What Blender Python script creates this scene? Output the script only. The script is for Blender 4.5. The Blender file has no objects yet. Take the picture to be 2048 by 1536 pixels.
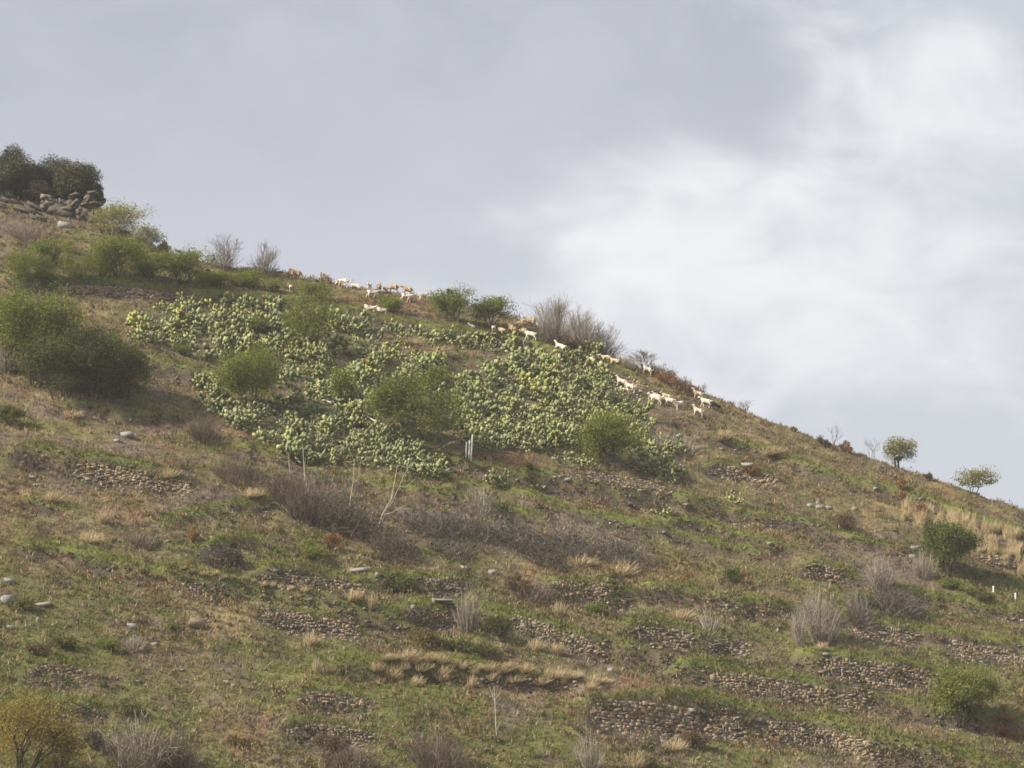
import bpy, bmesh, math, random
import numpy as np
from mathutils import Matrix, Vector

sc = bpy.context.scene
COL = sc.collection
RNG = np.random.default_rng(7)
random.seed(7)

# ---------------------------------------------------------------- camera
F = 5000.0                      # focal length in pixels of the 2048 x 1536 photograph
PITCH = math.radians(10.0)
CAM = np.array([0.0, 0.0, 1.7])
cam_data = bpy.data.cameras.new('camera')
cam_data.sensor_width = 36.0
cam_data.lens = F * 36.0 / 2048.0
cam_data.clip_start = 0.5
cam_data.clip_end = 20000.0
cam = bpy.data.objects.new('camera', cam_data)
COL.objects.link(cam)
cam.location = CAM
cam.rotation_euler = (math.pi / 2 + PITCH, 0, 0)
sc.camera = cam
FW = np.array([0, math.cos(PITCH), math.sin(PITCH)])
UP = np.array([0, -math.sin(PITCH), math.cos(PITCH)])

# ---------------------------------------------------------------- light
SUN_DIR = Vector((-0.76, -0.36, 0.62)).normalized()     # towards the sun
sun_data = bpy.data.lights.new('sun', 'SUN')
sun_data.energy = 5.0
sun_data.angle = math.radians(4.0)
sun_data.color = (1.0, 0.91, 0.77)
sun = bpy.data.objects.new('sun', sun_data)
COL.objects.link(sun)
sun.rotation_euler = SUN_DIR.to_track_quat('Z', 'Y').to_euler()
sun.location = (-60, 60, 120)

sc.view_settings.view_transform = 'Standard'
sc.view_settings.look = 'None'
sc.view_settings.exposure = 0.66
sc.view_settings.gamma = 1.0
sc.view_settings.use_curve_mapping = False
sc.cycles.max_bounces = 5
sc.cycles.diffuse_bounces = 3
sc.cycles.transmission_bounces = 3
sc.cycles.transparent_max_bounces = 6
sc.cycles.volume_bounces = 0
sc.cycles.filter_width = 1.6

world = bpy.data.worlds.new('World')
sc.world = world
world.use_nodes = True
NT = world.node_tree
NT.nodes.clear()


def nd(t, kind, **kw):
    n = t.nodes.new(kind)
    for k, v in kw.items():
        setattr(n, k, v)
    return n


def put(t, sock, val):
    if isinstance(val, bpy.types.NodeSocket):
        t.links.new(val, sock)
    else:
        sock.default_value = val


def mth(t, op, a, b=0.0, c=0.0, clamp=False):
    n = nd(t, 'ShaderNodeMath', operation=op, use_clamp=clamp)
    put(t, n.inputs[0], a); put(t, n.inputs[1], b); put(t, n.inputs[2], c)
    return n.outputs[0]


def sstep(t, x, lo, hi):
    n = nd(t, 'ShaderNodeMapRange', interpolation_type='SMOOTHSTEP')
    put(t, n.inputs['Value'], x)
    n.inputs['From Min'].default_value = lo; n.inputs['From Max'].default_value = hi
    return n.outputs[0]


def mixc(t, f, a, b):
    n = nd(t, 'ShaderNodeMix', data_type='RGBA')
    put(t, n.inputs[0], f); put(t, n.inputs[6], a); put(t, n.inputs[7], b)
    return n.outputs[2]


def noise(t, vec, scale, detail=3.0, rough=0.55, dist=0.0):
    n = nd(t, 'ShaderNodeTexNoise')
    if vec is not None:
        t.links.new(vec, n.inputs['Vector'])
    n.inputs['Scale'].default_value = scale
    n.inputs['Detail'].default_value = detail
    n.inputs['Roughness'].default_value = rough
    n.inputs['Distortion'].default_value = dist
    return n.outputs['Fac']


def build_sky():
    t = NT
    tc = nd(t, 'ShaderNodeTexCoord')
    sp = nd(t, 'ShaderNodeSeparateXYZ')
    t.links.new(tc.outputs['Generated'], sp.inputs[0])
    yy = mth(t, 'MAXIMUM', mth(t, 'ABSOLUTE', sp.outputs[1]), 0.3)
    U = mth(t, 'DIVIDE', sp.outputs[0], yy)
    V = mth(t, 'DIVIDE', sp.outputs[2], yy)
    cb = nd(t, 'ShaderNodeCombineXYZ')
    t.links.new(U, cb.inputs[0]); put(t, cb.inputs[1], mth(t, 'MULTIPLY', V, 1.5))
    P = cb.outputs[0]
    n1 = mth(t, 'SUBTRACT', noise(t, P, 7.0, 3.0, 0.5, 0.6), 0.5)
    n2 = mth(t, 'SUBTRACT', noise(t, P, 17.0, 5.0, 0.58, 0.5), 0.5)
    n3 = mth(t, 'SUBTRACT', noise(t, P, 4.0, 2.0, 0.5, 0.2), 0.5)
    # edge of the grey cloud bank: it reaches further right the higher one looks
    ub = mth(t, 'MULTIPLY_ADD', sstep(t, V, 0.205, 0.30), 0.175, -0.06)
    f1 = mth(t, 'SUBTRACT', U, ub)
    f1 = mth(t, 'MULTIPLY_ADD', n1, 0.20, f1)
    f1 = mth(t, 'MULTIPLY_ADD', n2, 0.15, f1)
    bright = sstep(t, f1, -0.06, 0.075)
    low = sstep(t, V, 0.36, 0.16)
    left = mixc(t, low, (0.488, 0.504, 0.562, 1), (0.640, 0.653, 0.705, 1))
    left = mixc(t, mth(t, 'MULTIPLY_ADD', mth(t, 'ADD', n3, n2), 1.5, 0.25, True), left, (0.62, 0.635, 0.70, 1))
    du = mth(t, 'SUBTRACT', U, 0.085)
    dv = mth(t, 'MULTIPLY', mth(t, 'SUBTRACT', V, 0.235), 1.1)
    dist = mth(t, 'SQRT', mth(t, 'ADD', mth(t, 'MULTIPLY', du, du), mth(t, 'MULTIPLY', dv, dv)))
    g = mth(t, 'MULTIPLY_ADD', n1, -0.26, dist)
    g = mth(t, 'MULTIPLY_ADD', n2, -0.24, g)
    grey = mth(t, 'MULTIPLY', sstep(t, g, 0.0, 0.165), 0.95)
    right = mixc(t, grey, (0.925, 0.925, 0.945, 1), (0.60, 0.625, 0.685, 1))
    cloud = mixc(t, bright, left, right)
    cs = nd(t, 'ShaderNodeVectorMath', operation='SCALE')
    t.links.new(cloud, cs.inputs[0]); cs.inputs['Scale'].default_value = 0.638
    cloud = cs.outputs[0]
    sky = nd(t, 'ShaderNodeTexSky', sky_type='NISHITA')
    sky.sun_disc = False
    sky.sun_elevation = math.asin(SUN_DIR.z)
    sky.sun_rotation = math.atan2(SUN_DIR.x, SUN_DIR.y)
    skyc = nd(t, 'ShaderNodeVectorMath', operation='SCALE')
    t.links.new(sky.outputs[0], skyc.inputs[0]); skyc.inputs['Scale'].default_value = 0.10
    allc = mixc(t, 0.94, skyc.outputs[0], cloud)
    bg = nd(t, 'ShaderNodeBackground')
    t.links.new(allc, bg.inputs[0]); bg.inputs[1].default_value = 1.0
    out = nd(t, 'ShaderNodeOutputWorld')
    t.links.new(bg.outputs[0], out.inputs[0])


build_sky()


# ---------------------------------------------------------------- numeric helpers
def vnoise(x, y, seed=0):
    xi = np.floor(x).astype(np.int64); yi = np.floor(y).astype(np.int64)
    fx = x - xi; fy = y - yi
    fx = fx * fx * (3 - 2 * fx); fy = fy * fy * (3 - 2 * fy)

    def h(a, b):
        n = (a * 374761393 + b * 668265263 + seed * 974634777) & 0xFFFFFFFF
        n = ((n ^ (n >> 13)) * 1274126177) & 0xFFFFFFFF
        return ((n ^ (n >> 16)) & 0xFFFF) / 65535.0
    return (h(xi, yi) * (1 - fx) + h(xi + 1, yi) * fx) * (1 - fy) + (h(xi, yi + 1) * (1 - fx) + h(xi + 1, yi + 1) * fx) * fy


def fbm(x, y, lam, oct=3, seed=0):
    s = 0.0; a = 1.0; tot = 0.0
    for k in range(oct):
        s = s + a * (vnoise(x / lam, y / lam, seed + k * 13) - 0.5)
        tot += a; a *= 0.5; lam *= 0.5
    return s / tot * 2.0       # about -1..1


def sm(x, lo, hi):
    t = np.clip((x - lo) / (hi - lo), 0, 1)
    return t * t * (3 - 2 * t)


def ray(u, v):
    u = np.asarray(u, float); v = np.asarray(v, float)
    d = np.stack([(u - 1024) / F, np.zeros_like(u), np.zeros_like(u)], -1) + FW + UP * ((768 - v) / F)[..., None]
    return d / d[..., 1:2]      # per metre of depth (y)


def project(p):
    d = p - CAM
    f = d @ FW
    return 1024 + F * d[..., 0] / f, 768 - F * (d @ UP) / f


# ---------------------------------------------------------------- the terrain
def plane(x, y):
    return 55.0 + 0.55 * (y - 262.0) - 0.25 * 200 * np.tanh(x / 200.0)


RIDGE_PX = np.array([(-200, 330), (0, 372), (60, 384), (110, 400), (200, 436), (270, 472), (330, 502), (400, 524), (480, 536),
                     (545, 545), (600, 557), (680, 571), (740, 580), (800, 588), (870, 599), (960, 619), (1020, 633),
                     (1060, 645), (1100, 663), (1160, 691), (1200, 708), (1260, 729), (1300, 746), (1350, 766),
                     (1400, 784), (1440, 800), (1500, 825), (1560, 848), (1620, 871), (1680, 892), (1740, 913),
                     (1800, 935), (1860, 956), (1920, 977), (1980, 999), (2048, 1023), (2250, 1090)], float)
KR = 0.45
_r = ray(RIDGE_PX[:, 0], RIDGE_PX[:, 1])
_ys = np.linspace(150, 340, 1900)
_rx = []
for d in _r:
    zz = CAM[2] + d[2] * _ys
    g = plane(d[0] * _ys, _ys) - KR * 0.693 - zz
    i = np.argmax(g > 0) if (g > 0).any() else len(_ys) - 1
    _rx.append((d[0] * _ys[i], _ys[i]))
_rx = np.array(_rx)
_rx = _rx[np.argsort(_rx[:, 0])]


def base_height(x, y):
    yr = np.interp(x, _rx[:, 0], _rx[:, 1])
    p = plane(x, np.minimum(y, yr + 40))
    q = plane(x, yr) - 0.22 * (y - yr)
    h = -KR * np.logaddexp(-p / KR, -q / KR)
    fl = 0.0
    return 1.5 * np.logaddexp(h / 1.5, fl)


# dry stone walls: label, traced top edge, heights in pixels, stone width, course height, stones built singly, fill
WALLS = [
    ('large dry stone wall with clear courses at the bottom right of centre', [(1180, 1398), (1240, 1402), (1300, 1406), (1350, 1412), (1392, 1422)], [70, 78, 88, 92, 70], 13.75, 7.07, True, 1.0),
    ('shorter stone wall just right of the large coursed one', [(1402, 1436), (1440, 1432), (1475, 1436), (1490, 1450)], [46, 52, 58, 40], 9.35, 5.37, True, 1.0),
    ('long ochre-grey stone wall on the lower right terrace beside the broom tree', [(1640, 1318), (1700, 1318), (1760, 1326), (1820, 1335), (1872, 1348)], [50, 62, 62, 60, 48], 10.29, 5.55, True, 1.0),
    ('half-buried stone wall on terrace below the long ochre wall', [(1420, 1346), (1500, 1350), (1580, 1362), (1680, 1384), (1730, 1396)], [36, 52, 50, 44, 36], 10.29, 5.55, True, 1.0),
    ('long dark stone wall at the lower right, end hidden in grass', [(1520, 1442), (1600, 1446), (1680, 1466), (1745, 1486)], [46, 56, 52, 40], 9.35, 5.19, True, 1.0),
    ('stone wall fragment at the right under the red-brown patch', [(1890, 1278), (1940, 1286), (2000, 1296), (2060, 1306)], [50, 44, 40, 36], 9.35, 5.37, True, 1.0),
    ('broken stone wall beside the bare earth at left of centre', [(512, 1214), (580, 1222), (650, 1234), (720, 1250)], [36, 46, 44, 34], 8.88, 5.01, True, 1.0),
    ('low stone wall above the olive shrub at left of centre', [(505, 1150), (570, 1150), (640, 1156), (735, 1174)], [22, 36, 34, 24], 8.42, 4.83, True, 1.0),
    ('dark scree-like wall under the left green terrace', [(135, 930), (200, 926), (280, 942), (380, 966)], [34, 46, 40, 26], 8.42, 4.65, True, 1.0),
    ('stone wall descending below the dark rounded shrub at centre', [(1020, 1228), (1080, 1244), (1150, 1270), (1200, 1288)], [30, 36, 32, 24], 8.88, 5.01, True, 1.0),
    ('tall ruined wall corner right of centre on the middle terraces', [(1162, 1170), (1200, 1168), (1236, 1172), (1252, 1186)], [34, 50, 56, 44], 8.88, 5.01, True, 1.0),
    ('thin stone wall left of the ruined wall corner', [(1095, 1162), (1130, 1164), (1160, 1170)], [14, 16, 16], 7.95, 4.65, True, 1.0),
    ('stone wall on the right of the centre under a grassy lip', [(1268, 1252), (1320, 1256), (1385, 1270)], [34, 44, 32], 8.88, 5.01, True, 1.0),
    ('round-topped fragment of stone wall on the right terraces', [(1452, 1284), (1475, 1278), (1498, 1290)], [30, 44, 30], 8.88, 5.01, True, 1.0),
    ('small dark stone stub on the right terraces under dry grass', [(1426, 1206), (1445, 1204), (1462, 1212)], [24, 30, 18], 8.88, 5.01, True, 1.0),
    ('stone wall below the pale leafless bush, partly in shade', [(1700, 1256), (1760, 1250), (1832, 1268)], [30, 40, 40], 8.88, 5.19, True, 1.0),
    ('upper stone wall fragment behind the tall pale bush', [(1598, 1132), (1640, 1130), (1686, 1138)], [26, 32, 26], 7.95, 4.65, True, 1.0),
    ('short stone wall at the lower left of centre', [(596, 1388), (640, 1384), (700, 1390), (752, 1406)], [16, 22, 22, 16], 9.35, 5.19, True, 1.0),
    ('lowest stone wall at left of bottom centre', [(562, 1462), (620, 1450), (680, 1452), (748, 1468)], [24, 34, 36, 22], 9.82, 5.37, True, 1.0),
    ('mossy stone wall at the lower left', [(52, 1342), (90, 1330), (140, 1332), (180, 1348)], [34, 48, 46, 30], 9.35, 5.19, True, 1.0),
    ('pale stone wall high on the left under the upper terrace', [(112, 574), (180, 572), (270, 576), (372, 592)], [14, 20, 20, 12], 7.48, 4.29, False, 1.0),
    ('dark stone wall under the ridge terrace right of the flock', [(950, 672), (1010, 682), (1080, 698)], [16, 18, 14], 7.48, 4.29, False, 1.0),
    ('dark stone face on the ridge beside the climbing goats', [(1225, 752), (1260, 754), (1300, 772), (1320, 790)], [34, 44, 34, 14], 7.48, 4.47, False, 1.0),
    ('dark stony bank below the right cactus tree', [(1100, 948), (1180, 944), (1260, 956), (1345, 972)], [8, 22, 30, 22], 7.48, 4.47, False, 1.0),
    ('small ruined wall under the flat slab at centre', [(810, 1222), (835, 1214), (850, 1222)], [24, 30, 22], 7.95, 4.65, True, 1.0),
    ('stone wall piece right of the olive shrub at centre', [(845, 1160), (890, 1156), (945, 1166)], [24, 26, 16], 7.95, 4.65, True, 1.0),
    ('broken grey wall on the right slope near the tall cactus', [(1420, 940), (1470, 932), (1525, 946), (1560, 962)], [20, 34, 30, 18], 7.95, 4.65, False, 1.0),
    ('pale rubble wall on bare earth left of the broken wall', [(355, 1168), (400, 1165), (450, 1180)], [30, 44, 40], 8.88, 5.19, True, 0.55),
    ('low wall at the right edge above the shaded grass', [(1945, 1108), (1995, 1112), (2055, 1122)], [16, 18, 18], 7.95, 4.47, False, 1.0),
]

# terrace lips traced from the photograph: pixels, step half-height A, riser width w, tread decay L
LIPS = [
    ([(0, 558), (110, 560), (250, 564), (400, 578), (545, 590), (640, 603), (760, 630), (870, 648), (960, 661), (1040, 674), (1100, 692), (1180, 714), (1250, 740), (1300, 768)], .42, .6, 3.0),
    ([(215, 690), (260, 700), (330, 720), (430, 748), (470, 765)], .55, .8, 3.5),
    ([(100, 800), (180, 805), (250, 822), (400, 824)], .3, .6, 2.5),
    ([(640, 806), (700, 826), (762, 855), (820, 880)], .35, .6, 2.5),
    ([(700, 950), (760, 962), (850, 976), (930, 992), (1020, 1008), (1120, 1030)], .35, .7, 2.5),
    ([(890, 952), (945, 962), (1044, 988), (1147, 1014), (1300, 1042), (1420, 1070), (1560, 1100)], .35, .6, 2.5),
    ([(840, 900), (894, 906), (942, 920), (1010, 931), (1079, 942), (1181, 965), (1250, 976), (1350, 992), (1450, 1012)], .55, .7, 2.5),
    ([(0, 880), (70, 888), (180, 912), (260, 930), (340, 946), (400, 962)], .55, .7, 3.0),
    ([(300, 1042), (400, 1020), (480, 1002), (555, 996), (590, 1020)], .14, 1.0, 4.0),
    ([(0, 1072), (68, 1082), (154, 1095), (239, 1112), (297, 1126), (359, 1134), (444, 1152), (513, 1166), (598, 1184), (700, 1204), (771, 1220), (850, 1236)], .45, .7, 3.2),
    ([(490, 1140), (560, 1142), (640, 1148), (740, 1166), (800, 1180)], .5, .7, 2.2),
    ([(500, 1205), (560, 1208), (640, 1222), (720, 1238)], .5, .7, 2.0),
    ([(715, 1152), (800, 1147), (860, 1152), (950, 1160)], .4, .6, 2.0),
    ([(800, 1218), (850, 1205), (940, 1207), (1010, 1218), (1078, 1236), (1181, 1272), (1300, 1294), (1380, 1310)], .5, .7, 2.5),
    ([(1060, 1152), (1095, 1156), (1160, 1162), (1232, 1168), (1300, 1180)], .5, .6, 2.2),
    ([(1215, 1236), (1266, 1245), (1330, 1250), (1400, 1262), (1500, 1278)], .45, .6, 2.2),
    ([(1250, 1160), (1300, 1167), (1410, 1182), (1483, 1200), (1610, 1207), (1702, 1225), (1811, 1244), (1921, 1262), (2048, 1288), (2150, 1305)], .45, .7, 2.5),
    ([(1560, 1280), (1629, 1304), (1738, 1317), (1870, 1339), (1960, 1352)], .6, .7, 2.6),
    ([(1300, 1313), (1410, 1328), (1483, 1339), (1592, 1353), (1702, 1375), (1811, 1397), (1884, 1415), (2048, 1440), (2150, 1455)], .5, .7, 2.6),
    ([(1140, 1388), (1200, 1384), (1300, 1388), (1410, 1398), (1519, 1410), (1610, 1424), (1665, 1436), (1738, 1470), (1848, 1488), (2048, 1532), (2150, 1550)], .75, .8, 3.0),
    ([(560, 1385), (620, 1378), (700, 1384), (760, 1400)], .4, .6, 2.4),
    ([(540, 1452), (620, 1440), (700, 1448), (770, 1462)], .45, .6, 2.4),
    ([(30, 1328), (90, 1320), (160, 1326), (210, 1340)], .45, .6, 2.2),
    ([(640, 1310), (740, 1318), (860, 1322), (980, 1330), (1100, 1348), (1200, 1372)], .35, .8, 2.5),
    ([(1390, 866), (1495, 887), (1590, 920), (1685, 952), (1780, 974), (1875, 1003), (1980, 1040), (2048, 1062), (2150, 1095)], .35, .7, 2.6),
    ([(1390, 932), (1450, 928), (1520, 940), (1580, 960)], .4, .8, 2.0),
    ([(1380, 1002), (1526, 1030), (1640, 1052), (1760, 1085), (1860, 1110)], .3, .8, 2.4),
    ([(1590, 1124), (1640, 1122), (1690, 1130), (1760, 1150)], .45, .6, 2.0),
    ([(1740, 1170), (1850, 1180), (1950, 1200), (2048, 1212), (2150, 1230)], .35, .7, 2.2),
    ([(1940, 1100), (2000, 1108), (2048, 1118), (2150, 1135)], .35, .5, 2.2),
    ([(0, 985), (60, 992), (120, 1005), (180, 1022)], .3, .7, 2.2),
    ([(0, 1400), (60, 1398), (150, 1408), (250, 1420)], .3, .7, 2.2),
    ([(380, 1100), (460, 1068), (520, 1070), (560, 1085)], .3, .6, 2.0),
    ([(1480, 1150), (1560, 1170)], .3, .6, 2.0),
    ([(440, 880), (500, 890), (575, 905), (640, 915)], .3, .6, 2.0),
    ([(1300, 1042), (1400, 1050), (1500, 1075), (1620, 1100)], .25, .6, 2.0),
    ([(760, 790), (860, 800), (900, 815)], .25, .6, 2.0),
    ([(880, 700), (960, 722), (1060, 745)], .25, .6, 2.0),
]


def lip_world(px, A):
    px = np.array(px, float)
    d = ray(px[:, 0], px[:, 1])
    out = []
    for k in range(len(px)):
        zz = CAM[2] + d[k, 2] * _ys
        g = base_height(d[k, 0] * _ys, _ys) + A - zz
        i = np.argmax(g > 0) if (g > 0).any() else len(_ys) - 1
        out.append((d[k, 0] * _ys[i], _ys[i]))
    return np.array(out)


def axis(lo, hi, step, far_lo, far_hi):
    c = list(np.arange(lo, hi + 1e-6, step))
    a = []; s = step; v = lo
    while v > far_lo:
        s *= 1.35; v -= s; a.append(v)
    b = []; s = step; v = c[-1]
    while v < far_hi:
        s *= 1.35; v += s; b.append(v)
    return np.array(a[::-1] + c + b), len(a), len(c)


GX, gx0, gxn = axis(-72.0, 74.0, 0.36, -6000, 6000)
GY, gy0, gyn = axis(142.0, 290.0, 0.24, -3000, 9000)
XX, YY = np.meshgrid(GX, GY)
HH = base_height(XX, YY)
LIPM = np.zeros_like(HH); RISM = np.zeros_like(HH)
wobx = fbm(XX, YY, 5.0, 2, 91) * 0.45
for px, A, w, L in LIPS:
    pw = lip_world(px, 1.55 * A)
    w = w * .62
    seg = pw[1:] - pw[:-1]
    ln = np.hypot(seg[:, 0], seg[:, 1])
    cum = np.concatenate([[0], np.cumsum(ln)]); tot = cum[-1]
    R = 1.4 * L + w + 2.5
    ix = np.where((GX > pw[:, 0].min() - R) & (GX < pw[:, 0].max() + R))[0]
    iy = np.where((GY > pw[:, 1].min() - R) & (GY < pw[:, 1].max() + R))[0]
    sl = np.ix_(iy, ix)
    X = XX[sl]; Y = YY[sl] + wobx[sl]
    best = np.full(X.shape, 1e9); s_sg = np.zeros_like(X); arc = np.zeros_like(X)
    for k in range(len(seg)):
        a = pw[k]; dx, dy = seg[k] / ln[k]
        t = np.clip((X - a[0]) * dx + (Y - a[1]) * dy, 0, ln[k])
        ex = X - a[0] - dx * t; ey = Y - a[1] - dy * t
        dist = np.hypot(ex, ey)
        sg = np.sign(dx * (Y - a[1]) - dy * (X - a[0]))
        m = dist < best
        best = np.where(m, dist, best); s_sg = np.where(m, sg * dist, s_sg); arc = np.where(m, cum[k] + t, arc)
    tp = sm(arc, 0, 2.5) * sm(tot - arc, 0, 2.5)
    s = s_sg
    amp = 1.85 * A * (0.85 + 0.5 * fbm(X, Y, 6.0, 2, 33))
    prof = np.where(s >= 0, np.maximum(0, 1 - s / (1.35 * L)), np.where(s > -w, 1 + 2 * s / w, -np.maximum(0, 1 - (-w - s) / (1.35 * L))))
    HH[sl] += amp * prof * tp
    LIPM[sl] = np.maximum(LIPM[sl], tp * sm(s, -0.25, 0.0) * (1 - sm(s, 0.3, 1.1)))
    RISM[sl] = np.maximum(RISM[sl], tp * sm(s, -w - 1.25, -w - .35) * (1 - sm(s, -0.15, 0.03)))
near = sm(YY, 120, 150) * (1 - sm(YY, 300, 380)) * (1 - sm(np.abs(XX), 90, 160))
HH += near * (fbm(XX, YY, 7.0, 3, 5) * 0.38 + fbm(XX, YY, 2.2, 3, 17) * 0.24 * (1 - .6 * LIPM) + RISM * fbm(XX, YY, 1.0, 2, 21) * 0.22)

HI = HH[gy0:gy0 + gyn, gx0:gx0 + gxn]
X0, Y0, DX, DY = GX[gx0], GY[gy0], 0.36, 0.24


def samp(A, x, y):
    fx = np.clip((np.asarray(x, float) - X0) / DX, 0, gxn - 1.001); fy = np.clip((np.asarray(y, float) - Y0) / DY, 0, gyn - 1.001)
    i = fx.astype(int); j = fy.astype(int); a = fx - i; b = fy - j
    return (A[j, i] * (1 - a) + A[j, i + 1] * a) * (1 - b) + (A[j + 1, i] * (1 - a) + A[j + 1, i + 1] * a) * b


def H(x, y):
    return samp(HI, x, y)


def grad(x, y):
    e = 0.35
    return (H(x + e, y) - H(x - e, y)) / (2 * e), (H(x, y + e) - H(x, y - e)) / (2 * e)


MY = np.arange(146.0, 286.0, 0.2)


def hit(u, v):
    """pixels -> first point of the terrain on their rays; rays that pass above the ridge drop to it"""
    u = np.atleast_1d(np.asarray(u, float)); v = np.atleast_1d(np.asarray(v, float)).copy()
    out = np.zeros((len(u), 3))
    for c in range(0, len(u), 400):
        uu = u[c:c + 400]; vv = v[c:c + 400].copy()
        todo = np.ones(len(uu), bool)
        for tries in range(40):
            d = ray(uu[todo], vv[todo])
            z = CAM[2] + d[:, 2:3] * MY
            x = d[:, 0:1] * MY
            g = H(x, np.broadcast_to(MY, x.shape)) - z
            ok = (g > 0).any(1)
            i = np.argmax(g > 0, 1)
            i = np.clip(i, 1, None)
            r = np.arange(len(i))
            fr = np.clip(-g[r, i - 1] / (g[r, i] - g[r, i - 1] + 1e-9), 0, 1)
            y = MY[i - 1] + fr * 0.2
            idx = np.where(todo)[0]
            p = np.stack([d[:, 0] * y, y, H(d[:, 0] * y, y)], -1)
            out[c + idx[ok]] = p[ok]
            nt = todo.copy(); nt[idx[ok]] = False
            todo = nt
            if not todo.any():
                break
            vv[todo] += 3
    return out


def ppm(p):
    """photo pixels per metre at a point"""
    return F / ((p - CAM) @ FW)


def inpoly(u, v, poly):
    poly = np.array(poly, float)
    c = np.zeros(np.shape(u), bool)
    j = len(poly) - 1
    for i in range(len(poly)):
        xi, yi = poly[i]; xj, yj = poly[j]
        cond = ((yi > v) != (yj > v)) & (u < (xj - xi) * (v - yi) / (yj - yi + 1e-12) + xi)
        c ^= cond
        j = i
    return c


# ---------------------------------------------------------------- materials
def new_mat(name):
    m = bpy.data.materials.new(name)
    m.use_nodes = True
    t = m.node_tree
    t.nodes.clear()
    out = nd(t, 'ShaderNodeOutputMaterial')
    return m, t, out


def attr(t, name):
    return nd(t, 'ShaderNodeAttribute', attribute_name=name)


def ramp(t, f, cols):
    n = nd(t, 'ShaderNodeValToRGB')
    t.links.new(f, n.inputs[0])
    e = n.color_ramp.elements
    while len(e) < len(cols):
        e.new(0.5)
    for k, c in enumerate(cols):
        e[k].position = k / (len(cols) - 1); e[k].color = (*c, 1)
    return n.outputs[0]


def leaf_mat(name, cols, trans=0.3, rough=0.6):
    m, t, out = new_mat(name)
    c = ramp(t, attr(t, 'tint').outputs['Fac'], cols)
    p = nd(t, 'ShaderNodeBsdfPrincipled')
    t.links.new(c, p.inputs['Base Color']); p.inputs['Roughness'].default_value = rough
    p.inputs['Specular IOR Level'].default_value = 0.25
    if trans > 0:
        tr = nd(t, 'ShaderNodeBsdfTranslucent')
        t.links.new(c, tr.inputs[0])
        mx = nd(t, 'ShaderNodeMixShader'); mx.inputs[0].default_value = trans
        t.links.new(p.outputs[0], mx.inputs[1]); t.links.new(tr.outputs[0], mx.inputs[2])
        t.links.new(mx.outputs[0], out.inputs[0])
    else:
        t.links.new(p.outputs[0], out.inputs[0])
    return m


def solid_mat(name, col, var=0.15, scale=6.0, rough=0.8, objrand=0.0, cols=None, bump=0.0):
    m, t, out = new_mat(name)
    tc = nd(t, 'ShaderNodeTexCoord')
    n = noise(t, tc.outputs['Object'], scale, 4.0, 0.6)
    if cols:
        f = mth(t, 'MULTIPLY_ADD', n, 0.5, -0.25)
        oi = nd(t, 'ShaderNodeObjectInfo')
        f = mth(t, 'ADD', f, mth(t, 'FRACT', mth(t, 'ADD', oi.outputs['Random'], attr(t, 'tint').outputs['Fac'])), 0, True)
        c = ramp(t, f, cols)
    else:
        f = mth(t, 'MULTIPLY_ADD', n, 2 * var, 1 - var)
        if objrand:
            oi = nd(t, 'ShaderNodeObjectInfo')
            f = mth(t, 'MULTIPLY', f, mth(t, 'MULTIPLY_ADD', oi.outputs['Random'], objrand, 1 - objrand / 2))
        sv = nd(t, 'ShaderNodeVectorMath', operation='SCALE')
        sv.inputs[0].default_value = col
        t.links.new(f, sv.inputs['Scale'])
        c = sv.outputs[0]
    p = nd(t, 'ShaderNodeBsdfPrincipled')
    t.links.new(c, p.inputs['Base Color']); p.inputs['Roughness'].default_value = rough
    p.inputs['Specular IOR Level'].default_value = 0.2
    if bump:
        b = nd(t, 'ShaderNodeBump'); b.inputs['Distance'].default_value = bump
        t.links.new(n, b.inputs['Height']); t.links.new(b.outputs[0], p.inputs['Normal'])
    t.links.new(p.outputs[0], out.inputs[0])
    return m


def col_mat(name, trans=0.0, nz=0.25, scale=5.0, bump=0.0):
    """colour from the mesh's own 'Col' attribute with fine noise"""
    m, t, out = new_mat(name)
    a = attr(t, 'Col')
    tc = nd(t, 'ShaderNodeTexCoord')
    n = noise(t, tc.outputs['Object'], scale, 5.0, 0.65)
    f = mth(t, 'MULTIPLY_ADD', n, 4 * nz, 1 - 2 * nz)
    sv = nd(t, 'ShaderNodeVectorMath', operation='SCALE')
    t.links.new(a.outputs['Color'], sv.inputs[0]); t.links.new(f, sv.inputs['Scale'])
    p = nd(t, 'ShaderNodeBsdfPrincipled')
    t.links.new(sv.outputs[0], p.inputs['Base Color'])
    p.inputs['Roughness'].default_value = 0.9; p.inputs['Specular IOR Level'].default_value = 0.1
    if bump:
        b = nd(t, 'ShaderNodeBump'); b.inputs['Distance'].default_value = bump
        t.links.new(n, b.inputs['Height']); t.links.new(b.outputs[0], p.inputs['Normal'])
    if trans:
        tr = nd(t, 'ShaderNodeBsdfTranslucent')
        t.links.new(sv.outputs[0], tr.inputs[0])
        mx = nd(t, 'ShaderNodeMixShader'); mx.inputs[0].default_value = trans
        t.links.new(p.outputs[0], mx.inputs[1]); t.links.new(tr.outputs[0], mx.inputs[2])
        t.links.new(mx.outputs[0], out.inputs[0])
    else:
        t.links.new(p.outputs[0], out.inputs[0])
    return m


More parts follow.
